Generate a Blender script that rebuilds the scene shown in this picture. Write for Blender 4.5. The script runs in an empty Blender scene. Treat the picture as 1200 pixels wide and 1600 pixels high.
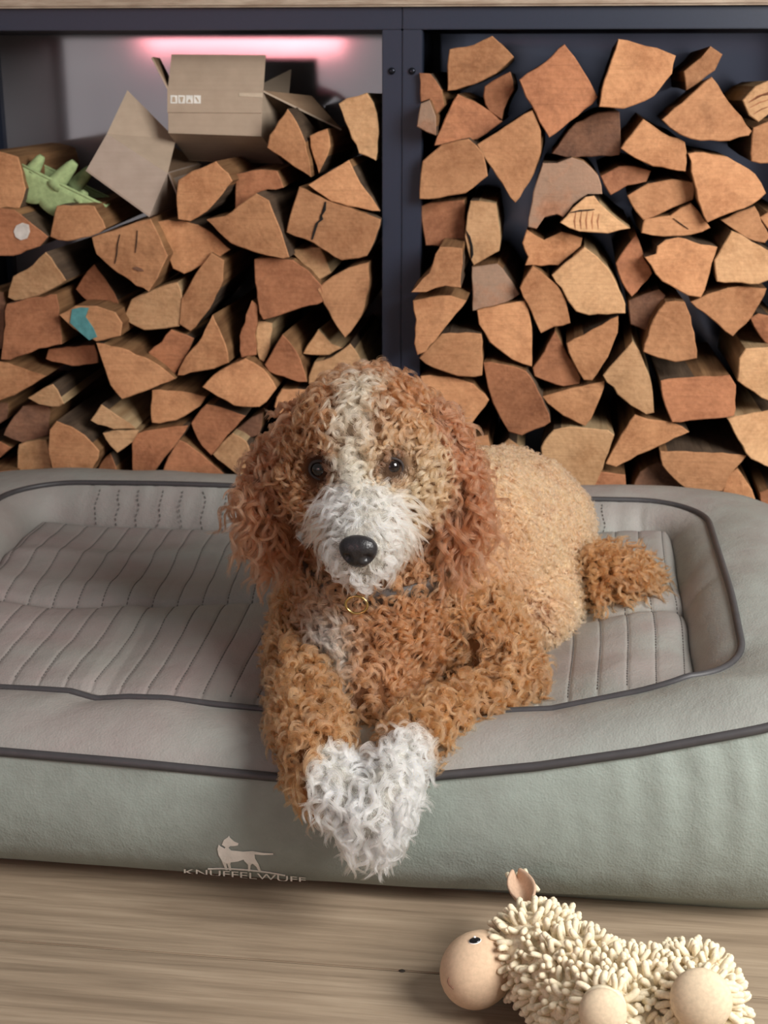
import bpy, bmesh, math, random
import numpy as np
from mathutils import Vector, Matrix, noise as mnoise

# ------------------------------------------------------------------ camera, world, lights, exposure
F_PX = 2200.0                                   # focal length in pixels of the 1200x1600 frame
PITCH = math.atan(700 / F_PX); YAW = math.radians(7.0)
CAM = np.array([0.0, -2.25, 0.89])
FW = np.array([-math.sin(YAW)*math.cos(PITCH), math.cos(YAW)*math.cos(PITCH), -math.sin(PITCH)])
RT = np.array([math.cos(YAW), math.sin(YAW), 0.0]); UP = np.cross(RT, FW)
scene = bpy.context.scene
COL = scene.collection
cd = bpy.data.cameras.new('camera'); cam = bpy.data.objects.new('camera', cd); COL.objects.link(cam)
cam.matrix_world = Matrix(((RT[0], UP[0], -FW[0], CAM[0]), (RT[1], UP[1], -FW[1], CAM[1]), (RT[2], UP[2], -FW[2], CAM[2]), (0, 0, 0, 1)))
cd.sensor_fit = 'VERTICAL'; cd.sensor_height = 36.0; cd.lens = 36.0 * F_PX / 1600
cd.clip_start = 0.05
cd.dof.use_dof = True; cd.dof.focus_distance = 1.50; cd.dof.aperture_fstop = 10.0
scene.camera = cam

world = bpy.data.worlds.new('room_light'); scene.world = world; world.use_nodes = True
wb = world.node_tree.nodes['Background']
wb.inputs[0].default_value = (1.0, 0.98, 0.96, 1); wb.inputs[1].default_value = 0.21

def area(name, loc, target, size, energy, color):
    l = bpy.data.lights.new(name, 'AREA'); l.shape = 'RECTANGLE'; l.size, l.size_y = size; l.energy = energy; l.color = color
    o = bpy.data.objects.new(name, l); COL.objects.link(o); o.location = loc
    o.rotation_euler = (Vector(target) - Vector(loc)).to_track_quat('-Z', 'Y').to_euler()
    return o
area('window_daylight', (1.42, -1.85, 1.5), (0.3, -0.75, 0.2), (1.1, 1.1), 84, (1.0, 0.98, 0.945))
area('left_sheet_fill', (-2.3, -4.4, 1.08), (-1.9, 0.0, 1.08), (3.2, 2.1), 11, (1.0, 0.97, 0.95))  # added light, no source known; brightens the left rack's back sheet by reflection

vs = scene.view_settings
vs.view_transform = 'Standard'; vs.look = 'None'; vs.exposure = 0.0; vs.gamma = 1.0; vs.use_curve_mapping = False

# ------------------------------------------------------------------ helpers
rng = np.random.default_rng(7); random.seed(7)
def ray(x, y): return FW + RT*((x-600)/F_PX) + UP*((800-y)/F_PX)
def onY(x, y, Y=0.0):
    d = ray(x, y); return CAM + d*((Y-CAM[1])/d[1])
def onZ(x, y, Z=0.0):
    d = ray(x, y); return CAM + d*((Z-CAM[2])/d[2])
def onPlane(x, y, c, n):
    d = ray(x, y); return CAM + d*(np.dot(c-CAM, n)/np.dot(d, n))
def srgb(r, g, b):
    f = lambda c: (c/12.92 if c <= 0.04045 else ((c+0.055)/1.055)**2.4)
    return (f(r/255), f(g/255), f(b/255), 1.0)

def tag(o, label=None, cat=None, group=None, kind=None):
    if label: o['label'] = label
    if cat: o['category'] = cat
    if group: o['group'] = group
    if kind: o['kind'] = kind
    return o
def empty(name, loc, label=None, cat=None, group=None):
    o = bpy.data.objects.new(name, None); COL.objects.link(o); o.location = [float(v) for v in loc]; o.empty_display_size = 0.05
    return tag(o, label, cat, group)
def link(name, me, parent=None, mats=None):
    if mats is not None:
        for m in (mats if isinstance(mats, (list, tuple)) else [mats]): me.materials.append(m)
    o = bpy.data.objects.new(name, me); COL.objects.link(o)
    if parent is not None:                      # vertices are in world coordinates: keep them there
        o.parent = parent
        w = Matrix.Identity(4); p = parent
        while p is not None:
            w = p.matrix_basis @ w
            p = p.parent
        o.matrix_basis = w.inverted()
    return o
def pydata(name, verts, faces, parent=None, mats=None, smooth=False, midx=None):
    me = bpy.data.meshes.new(name); me.from_pydata([tuple(map(float, v)) for v in verts], [], faces); me.validate()
    if midx is not None: me.polygons.foreach_set('material_index', midx)
    if smooth: me.polygons.foreach_set('use_smooth', [True]*len(me.polygons))
    me.update()
    return link(name, me, parent, mats)
def box_v(x0, x1, y0, y1, z0, z1):
    v = [(x, y, z) for z in (z0, z1) for y in (y0, y1) for x in (x0, x1)]
    f = [(0,2,3,1), (4,5,7,6), (0,1,5,4), (2,6,7,3), (0,4,6,2), (1,3,7,5)]
    return v, f
def box(name, x0, x1, y0, y1, z0, z1, parent=None, mat=None, bevel=0.0):
    bm = bmesh.new(); v, f = box_v(x0, x1, y0, y1, z0, z1)
    bv = [bm.verts.new(p) for p in v]
    for q in f: bm.faces.new([bv[i] for i in q])
    if bevel > 0: bmesh.ops.bevel(bm, geom=bm.edges[:], offset=bevel, segments=2, affect='EDGES')
    bmesh.ops.recalc_face_normals(bm, faces=bm.faces)
    me = bpy.data.meshes.new(name); bm.to_mesh(me); bm.free()
    return link(name, me, parent, mat)
def tube_data(pts, r, seg=8, closed=False):
    pts = np.asarray(pts, float); n = len(pts); rr = np.full(n, r) if np.isscalar(r) else np.asarray(r)
    if closed: t = np.roll(pts, -1, 0) - np.roll(pts, 1, 0)
    else: t = np.gradient(pts, axis=0)
    t /= np.linalg.norm(t, axis=1)[:, None] + 1e-12
    a = np.array([0, 0, 1.0]) if abs(t[0][2]) < 0.9 else np.array([1.0, 0, 0])
    u = np.cross(t[0], a); u /= np.linalg.norm(u); V = []
    for i in range(n):
        u = u - t[i]*np.dot(u, t[i]); u /= np.linalg.norm(u); w = np.cross(t[i], u)
        for k in range(seg):
            th = 2*math.pi*k/seg; V.append(pts[i] + rr[i]*(math.cos(th)*u + math.sin(th)*w))
    Fc = []
    for i in range(n if closed else n-1):
        j = (i+1) % n
        for k in range(seg):
            l = (k+1) % seg; Fc.append((i*seg+k, i*seg+l, j*seg+l, j*seg+k))
    if not closed:
        Fc.append(tuple(range(seg))[::-1]); Fc.append(tuple((n-1)*seg+k for k in range(seg)))
    return V, Fc
def tube(name, pts, r, parent=None, mat=None, seg=8, closed=False):
    v, f = tube_data(pts, r, seg, closed); return pydata(name, v, f, parent, mat, smooth=True)
def ellipsoid_data(c, r, rot=None, nu=24, nv=14):
    V = []; Fc = []
    for j in range(nv+1):
        ph = math.pi*j/nv
        for i in range(nu):
            th = 2*math.pi*i/nu
            V.append((r[0]*math.sin(ph)*math.cos(th), r[1]*math.sin(ph)*math.sin(th), r[2]*math.cos(ph)))
    V = np.array(V)
    if rot is not None: V = V @ np.array(rot).T
    V = V + np.array(c)
    for j in range(nv):
        for i in range(nu):
            k = (i+1) % nu; Fc.append((j*nu+i, (j+1)*nu+i, (j+1)*nu+k, j*nu+k))
    return V, Fc
def ellipsoid(name, c, r, parent=None, mat=None, rot=None, nu=24, nv=14):
    v, f = ellipsoid_data(c, r, rot, nu, nv); return pydata(name, v, f, parent, mat, smooth=True)

# ------------------------------------------------------------------ materials
class NT:
    def __init__(s, name):
        s.m = bpy.data.materials.new(name); s.m.use_nodes = True; s.t = s.m.node_tree; s.b = s.t.nodes['Principled BSDF']
    def n(s, typ, **kw):
        nd = s.t.nodes.new(typ)
        for k, v in kw.items():
            if k.startswith('i_'): nd.inputs[k[2:].replace('_', ' ')].default_value = v
            else: setattr(nd, k, v)
        return nd
    def l(s, a, b): s.t.links.new(a, b)
    def ramp(s, fac, stops):
        r = s.n('ShaderNodeValToRGB'); e = r.color_ramp.elements
        while len(e) < len(stops): e.new(0.5)
        for q, (p, c) in zip(e, stops): q.position = p; q.color = c
        s.l(fac, r.inputs[0]); return r.outputs[0]
    def mix(s, fac, a, b, mode='MIX'):
        m = s.n('ShaderNodeMix', data_type='RGBA', blend_type=mode)
        for sock, v in ((m.inputs[0], fac), (m.inputs[6], a), (m.inputs[7], b)):
            if hasattr(v, 'node'): s.l(v, sock)
            else: sock.default_value = v
        return m.outputs[2]
    def coord(s, scale=(1, 1, 1), rot=(0, 0, 0), which='Object', vary=0.0):
        c = s.n('ShaderNodeTexCoord'); mp = s.n('ShaderNodeMapping'); mp.inputs['Scale'].default_value = scale; mp.inputs['Rotation'].default_value = rot
        if vary:
            oi = s.n('ShaderNodeObjectInfo'); mu = s.n('ShaderNodeMath', operation='MULTIPLY'); mu.inputs[1].default_value = vary
            s.l(oi.outputs['Random'], mu.inputs[0]); ad = s.n('ShaderNodeVectorMath', operation='ADD')
            s.l(c.outputs[which], ad.inputs[0]); s.l(mu.outputs[0], ad.inputs[1]); s.l(ad.outputs[0], mp.inputs[0])
        else: s.l(c.outputs[which], mp.inputs[0])
        return mp.outputs[0]
    def noise(s, vec, scale, detail=4, rough=0.55, dist=0.0):
        q = s.n('ShaderNodeTexNoise'); q.inputs['Scale'].default_value = scale; q.inputs['Detail'].default_value = detail
        q.inputs['Roughness'].default_value = rough; q.inputs['Distortion'].default_value = dist; s.l(vec, q.inputs['Vector']); return q.outputs['Fac']
    def bump(s, h, strength=0.3, dist=0.002, prev=None):
        b = s.n('ShaderNodeBump'); b.inputs['Strength'].default_value = strength; b.inputs['Distance'].default_value = dist
        s.l(h, b.inputs['Height'])
        if prev is not None: s.l(prev, b.inputs['Normal'])
        return b.outputs[0]
    def done(s, col=None, rough=0.6, normal=None, metal=0.0, spec=0.5):
        if col is not None:
            if hasattr(col, 'node'): s.l(col, s.b.inputs['Base Color'])
            else: s.b.inputs['Base Color'].default_value = col
        if hasattr(rough, 'node'): s.l(rough, s.b.inputs['Roughness'])
        else: s.b.inputs['Roughness'].default_value = rough
        s.b.inputs['Metallic'].default_value = metal; s.b.inputs['Specular IOR Level'].default_value = spec
        if normal is not None: s.l(normal, s.b.inputs['Normal'])
        return s.m
def plain(name, col, rough=0.5, metal=0.0, spec=0.5, nscale=60, amount=0.12):
    """a flat colour with a little procedural unevenness"""
    t = NT(name); v = t.coord(); n = t.noise(v, nscale, 3)
    d = tuple(c*(1-amount) for c in col[:3]) + (1,); u = tuple(min(1, c*(1+amount)) for c in col[:3]) + (1,)
    return t.done(t.ramp(n, [(0.3, d), (0.7, u)]), rough, t.bump(n, 0.05, 0.001), metal, spec)

def end_grain(name, base, dark, weather=0.0):
    t = NT(name); v = t.coord(vary=37.0); vc = t.coord()
    # faint growth rings round a pith outside the piece, saw marks, blotches, small checks
    off = t.n('ShaderNodeVectorMath', operation='ADD'); oi = t.n('ShaderNodeObjectInfo')
    cx = t.n('ShaderNodeCombineXYZ'); a1 = t.n('ShaderNodeMath', operation='MULTIPLY_ADD'); a1.inputs[1].default_value = 0.12; a1.inputs[2].default_value = -0.06
    t.l(oi.outputs['Random'], a1.inputs[0]); t.l(a1.outputs[0], cx.inputs[0]); cx.inputs[2].default_value = 0.05
    t.l(vc, off.inputs[0]); t.l(cx.outputs[0], off.inputs[1])
    w = t.n('ShaderNodeTexWave', wave_type='RINGS', rings_direction='Y'); w.inputs['Scale'].default_value = 34; w.inputs['Distortion'].default_value = 3.0; w.inputs['Detail'].default_value = 3; w.inputs['Detail Scale'].default_value = 1.2
    t.l(off.outputs[0], w.inputs['Vector'])
    n1 = t.noise(v, 13, 5, 0.6); n2 = t.noise(v, 95, 5, 0.75); n4 = t.noise(v, 30, 5, 0.7); n3 = t.noise(t.coord((8, 8, 60), (0, 0.5, 0), vary=11.0), 6, 3)
    saw = t.noise(t.coord((3, 3, 150), (0, 0.9, 0), vary=17.0), 2.0, 3, 0.6)
    c = t.ramp(n1, [(0.3, dark), (0.62, base)])
    c = t.mix(t.ramp(saw, [(0.5, (0, 0, 0, 1)), (0.75, (0.35, 0.35, 0.35, 1))]), c, tuple(x*0.75 for x in dark[:3])+(1,))
    c = t.mix(t.ramp(n2, [(0.42, (0, 0, 0, 1)), (0.75, (0.45, 0.45, 0.45, 1))]), c, tuple(min(1, x*1.35+0.02) for x in base[:3])+(1,))
    c = t.mix(t.ramp(n4, [(0.52, (0, 0, 0, 1)), (0.72, (0.5, 0.5, 0.5, 1))]), c, tuple(x*0.6 for x in dark[:3])+(1,))
    c = t.mix(0.06, c, t.ramp(w.outputs['Fac'], [(0.2, tuple(x*0.45 for x in dark[:3])+(1,)), (0.8, base)]))
    c = t.mix(t.ramp(n3, [(0.60, (0, 0, 0, 1)), (0.78, (0.35, 0.35, 0.35, 1))]), c, tuple(x*0.55 for x in dark[:3])+(1,))
    hs = t.n('ShaderNodeHueSaturation'); mr = t.n('ShaderNodeMapRange'); mr.inputs[3].default_value = 0.80; mr.inputs[4].default_value = 1.16
    wn = t.n('ShaderNodeTexWhiteNoise', noise_dimensions='1D'); t.l(oi.outputs['Random'], wn.inputs['W']); t.l(wn.outputs['Value'], mr.inputs[0]); t.l(mr.outputs[0], hs.inputs['Value']); t.l(c, hs.inputs['Color'])
    c = hs.outputs[0]
    if weather: c = t.mix(t.ramp(n1, [(0.36, (0, 0, 0, 1)), (0.5, (weather, weather, weather, 1))]), c, srgb(142, 126, 110))
    nb = t.bump(saw, 0.35, 0.0015, t.bump(n2, 0.6, 0.002, t.bump(n4, 0.3, 0.004)))
    return t.done(c, 0.75, nb, spec=0.25)
def log_side(name, a, b, sx=60):
    t = NT(name); v = t.coord((sx, 3, sx), vary=19.0); n = t.noise(v, 1.0, 5, 0.65); n2 = t.noise(t.coord(vary=5.0), 9, 3)
    c = t.ramp(n, [(0.3, a), (0.7, b)]); c = t.mix(t.ramp(n2, [(0.4, (0, 0, 0, 1)), (0.8, (0.5, 0.5, 0.5, 1))]), c, tuple(x*0.5 for x in a[:3])+(1,))
    return t.done(c, 0.85, t.bump(n, 0.6, 0.004), spec=0.2)
M = {}
M['end_o'] = end_grain('wood_end_orange', srgb(192, 140, 99), srgb(156, 105, 70))
M['end_r'] = end_grain('wood_end_red', srgb(176, 119, 84), srgb(136, 86, 59))
M['end_p'] = end_grain('wood_end_pale', srgb(202, 159, 117), srgb(174, 128, 88))
M['end_g'] = end_grain('wood_end_weathered', srgb(178, 128, 98), srgb(140, 100, 76), weather=0.6)
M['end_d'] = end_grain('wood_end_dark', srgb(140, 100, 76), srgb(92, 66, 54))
M['side_split'] = log_side('wood_split_side', srgb(108, 74, 48), srgb(164, 124, 86))
M['side_bark'] = log_side('wood_bark_side', srgb(70, 56, 46), srgb(112, 92, 74), 40)
M['side_pale'] = log_side('wood_pale_side', srgb(146, 114, 80), srgb(204, 176, 136))

def leather(name, c0, c1):
    t = NT(name); v = t.coord(which='Object'); n0 = t.noise(v, 3.2, 4, 0.6); n1 = t.noise(v, 26, 4, 0.6)
    vo = t.n('ShaderNodeTexVoronoi', feature='SMOOTH_F1'); vo.inputs['Scale'].default_value = 400; vo.inputs['Smoothness'].default_value = 0.3; t.l(v, vo.inputs['Vector'])
    c = t.ramp(n0, [(0.40, c0), (0.62, c1)]); c = t.mix(0.22, c, t.ramp(n1, [(0.3, tuple(x*0.75 for x in c0[:3])+(1,)), (0.7, tuple(min(1, x*1.2) for x in c1[:3])+(1,))]))
    nb = t.bump(vo.outputs['Distance'], 0.28, 0.0010, t.bump(n1, 0.35, 0.006))
    return t.done(c, 0.58, nb, spec=0.35)
M['leather_wall'] = leather('bed_leather_wall', srgb(130, 136, 129), srgb(142, 151, 144))
M['leather_rim'] = leather('bed_leather_rim', srgb(148, 139, 135), srgb(142, 145, 139))
M['leather_mat'] = leather('bed_leather_mattress', srgb(150, 137, 134), srgb(138, 140, 134))
M['piping'] = plain('bed_piping_dark', srgb(62, 60, 62), 0.5)
M['thread'] = plain('stitch_thread', srgb(92, 88, 85), 0.8)
M['print'] = plain('bed_print_white', srgb(222, 218, 208), 0.6)
M['steel'] = plain('rack_navy_steel', srgb(32, 40, 57), 0.42, 0.0, 0.5, 200, 0.06)
M['steel_in'] = plain('rack_inner_steel', srgb(30, 31, 40), 0.5, 0.0, 0.4, 90, 0.06)
t = NT('rack_glossy_back'); v = t.coord(); n = t.noise(v, 2.2, 3); nn = t.noise(v, 5, 2)
M['steel_back'] = t.done(t.ramp(n, [(0.3, srgb(158, 154, 160)), (0.7, srgb(172, 168, 172))]), 0.09, t.bump(nn, 0.03, 0.01), 0.6, 0.5)  # grey tone stands in for the brighter reflection on the left
t = NT('rack_back_dim_tint'); v = t.coord(); nn = t.noise(v, 5, 2)
M['steel_back_dim'] = t.done(t.ramp(nn, [(0.3, srgb(160, 169, 200)), (0.7, srgb(170, 179, 208))]), 0.2, t.bump(nn, 0.03, 0.01), 0.65, 0.5)  # same sheet as on the left; bluish tone stands in for its dimmer reflection
M['bolt'] = plain('bolt_steel', srgb(40, 42, 50), 0.25, 0.8)
t = NT('counter_old_wood'); v = t.coord((3, 30, 60)); n = t.noise(v, 2.5, 6, 0.7); n2 = t.noise(t.coord((5, 20, 20)), 4, 3)
M['counter'] = t.done(t.mix(t.ramp(n2, [(0.4, (0, 0, 0, 1)), (0.7, (0.6, 0.6, 0.6, 1))]), t.ramp(n, [(0.3, srgb(140, 118, 98)), (0.7, srgb(190, 174, 156))]), srgb(120, 96, 78)), 0.7, t.bump(n, 0.5, 0.003))
def plank_mat():
    t = NT('floor_plank_wood'); v = t.coord((1.6, 26, 26), (0, 0, 0.03), vary=23.0); n = t.noise(v, 2.0, 6, 0.62, 0.4)
    fine = t.noise(t.coord((6, 190, 190), (0, 0, 0.03), vary=9.0), 1.6, 3, 0.6); blot = t.noise(t.coord(vary=3.0), 4.5, 4)
    c = t.ramp(n, [(0.28, srgb(126, 110, 92)), (0.52, srgb(156, 138, 117)), (0.75, srgb(176, 158, 136))])
    c = t.mix(t.ramp(fine, [(0.45, (0, 0, 0, 1)), (0.8, (0.45, 0.45, 0.45, 1))]), c, srgb(112, 95, 77))
    c = t.mix(t.ramp(blot, [(0.5, (0, 0, 0, 1)), (0.8, (0.4, 0.4, 0.4, 1))]), c, srgb(136, 116, 94))
    return t.done(c, t.ramp(blot, [(0.3, (0.4, 0.4, 0.4, 1)), (0.7, (0.52, 0.52, 0.52, 1))]), t.bump(fine, 0.25, 0.001), spec=0.4)
M['plank'] = plank_mat()
M['subfloor'] = plain('floor_joint_dark', srgb(52, 42, 34), 0.8)
M['plaster'] = plain('wall_plaster', srgb(196, 190, 182), 0.9, 0, 0.3, 30, 0.04)
def card(name, a, b):
    t = NT(name); v = t.coord(); n = t.noise(v, 40, 4); w = t.noise(t.coord((4, 4, 220)), 1.0, 2)
    c = t.mix(0.25, t.ramp(n, [(0.3, a), (0.7, b)]), t.ramp(w, [(0.35, a), (0.65, b)]))
    return t.done(c, 0.8, t.bump(w, 0.12, 0.001), spec=0.2)
M['card'] = card('cardboard', srgb(166, 147, 128), srgb(178, 158, 138))
M['card_in'] = card('cardboard_inside', srgb(150, 122, 98), srgb(164, 136, 110))
M['card_pink'] = card('cardboard_greyish', srgb(164, 146, 132), srgb(176, 158, 144))
M['tape'] = plain('clear_tape', srgb(196, 178, 156), 0.2)
M['white'] = plain('white_print', srgb(225, 222, 214), 0.6)
M['egg'] = plain('egg_carton_pulp', srgb(158, 176, 126), 0.95, 0, 0.1, 130, 0.16)
M['teal'] = plain('teal_paint', srgb(84, 140, 142), 0.6, 0, 0.3, 90, 0.2)
M['gum'] = plain('white_wax_spot', srgb(205, 198, 190), 0.6, 0, 0.3, 90, 0.15)
# ------------------------------------------------------------------ setting: floor planks, wall
floor = box('floor', -3.2, 3.2, -5.2, 0.5, -0.06, -0.004, None, M['subfloor']); tag(floor, kind='structure')
PW = 0.19; seam0 = onZ(300, 1492)[1]
k0 = -int(4.0/PW)
for k in range(-21, 8):
    ya = seam0 + k*PW
    if ya + PW < -5.1 or ya > 0.45: continue
    xs = -3.2 - ((k*0.73) % 1.0)*1.6
    while xs < 3.2:
        xe = xs + 1.9
        a, b = max(xs, -3.2), min(xe, 3.2)
        if b - a > 0.05:
            o = box('plank', a+0.0007, b-0.0007, ya+0.0008, ya+PW-0.0008, -0.02, 0.0, None, M['plank'], 0.0012)
            o.parent = floor
        xs = xe
kn = onZ(628, 1517); pydata('knot', *ellipsoid_data((kn[0], kn[1], 0.0), (0.0035, 0.003, 0.0006), None, 10, 6), floor, M['subfloor'], True)
tag(box('wall_back', -3.2, 3.2, 0.42, 0.5, 0, 2.6, None, M['plaster']), kind='structure')

# ------------------------------------------------------------------ steel racks with the wooden counter
XL, XM, XR = -1.056, -0.2485, 0.412
ZT, ZB, PT, DEP = 0.972, 0.0, 0.0305, 0.36
def rack(x0, x1, label, bm_):
    r = empty('firewood_rack', (0.5*(x0+x1), 0.18, 0), label, 'rack', 'steel firewood racks')
    g = 0.0004
    for xa in (x0+g, x1-PT-g):
        for ya in (0.0, DEP-PT):
            p = box('post', xa, xa+PT, ya, ya+PT, 0, ZT-0.0325, r, M['steel'], 0.0012)
            if ya == 0.0 and abs((xa+PT/2) - XM) < 0.05:
                pz = onY(0.5*(610+641), 111)[2]
                bx = xa + PT*0.5
                tube('bolt', [(bx, 0.0015, pz), (bx, -0.0028, pz), (bx, -0.0042, pz)], [0.0052, 0.0052, 0.0032], p, M['bolt'], 12)
    for ya in (0.0, DEP-PT): box('top_rail', x0+g, x1-g, ya, ya+PT, ZT-0.032, ZT, r, M['steel'], 0.0012)
    for xa in (x0+g, x1-PT-g): box('side_rail', xa, xa+PT, PT, DEP-PT, ZT-0.032, ZT, r, M['steel'], 0.0012)
    box('top_sheet', x0+PT, x1-PT, PT, DEP-PT, ZT-0.031, ZT-0.028, r, M['steel_in'])
    for xa in (x0+0.004, x1-PT+0.003): box('side_panel', xa+0.010, xa+0.014 if xa < x0+0.1 else xa+0.014, PT, DEP-PT, 0.05, ZT-0.032, r, M['steel_in'])
    box('back_panel', x0+PT-0.002, x1-PT+0.002, DEP-0.012, DEP-0.009, 0.05, ZT-0.032, r, bm_)
    box('shelf_board', x0+PT, x1-PT, 0.0, DEP-PT, 0.165, 0.185, r, M['steel_in'])
    return r
rack(XL, XM, 'navy steel firewood rack holding cardboard boxes and split logs, left of the double post', M['steel_back'])
rack(XM, XR, 'navy steel firewood rack filled to the top with split logs, right of the double post', M['steel_back_dim'])
ct = box('counter_top', -1.6, 1.2, -0.015, 0.40, ZT+0.0005, ZT+0.045, None, M['counter'], 0.003)
tag(ct, 'weathered grey brown wooden counter top lying across both firewood racks', 'counter top')

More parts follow.
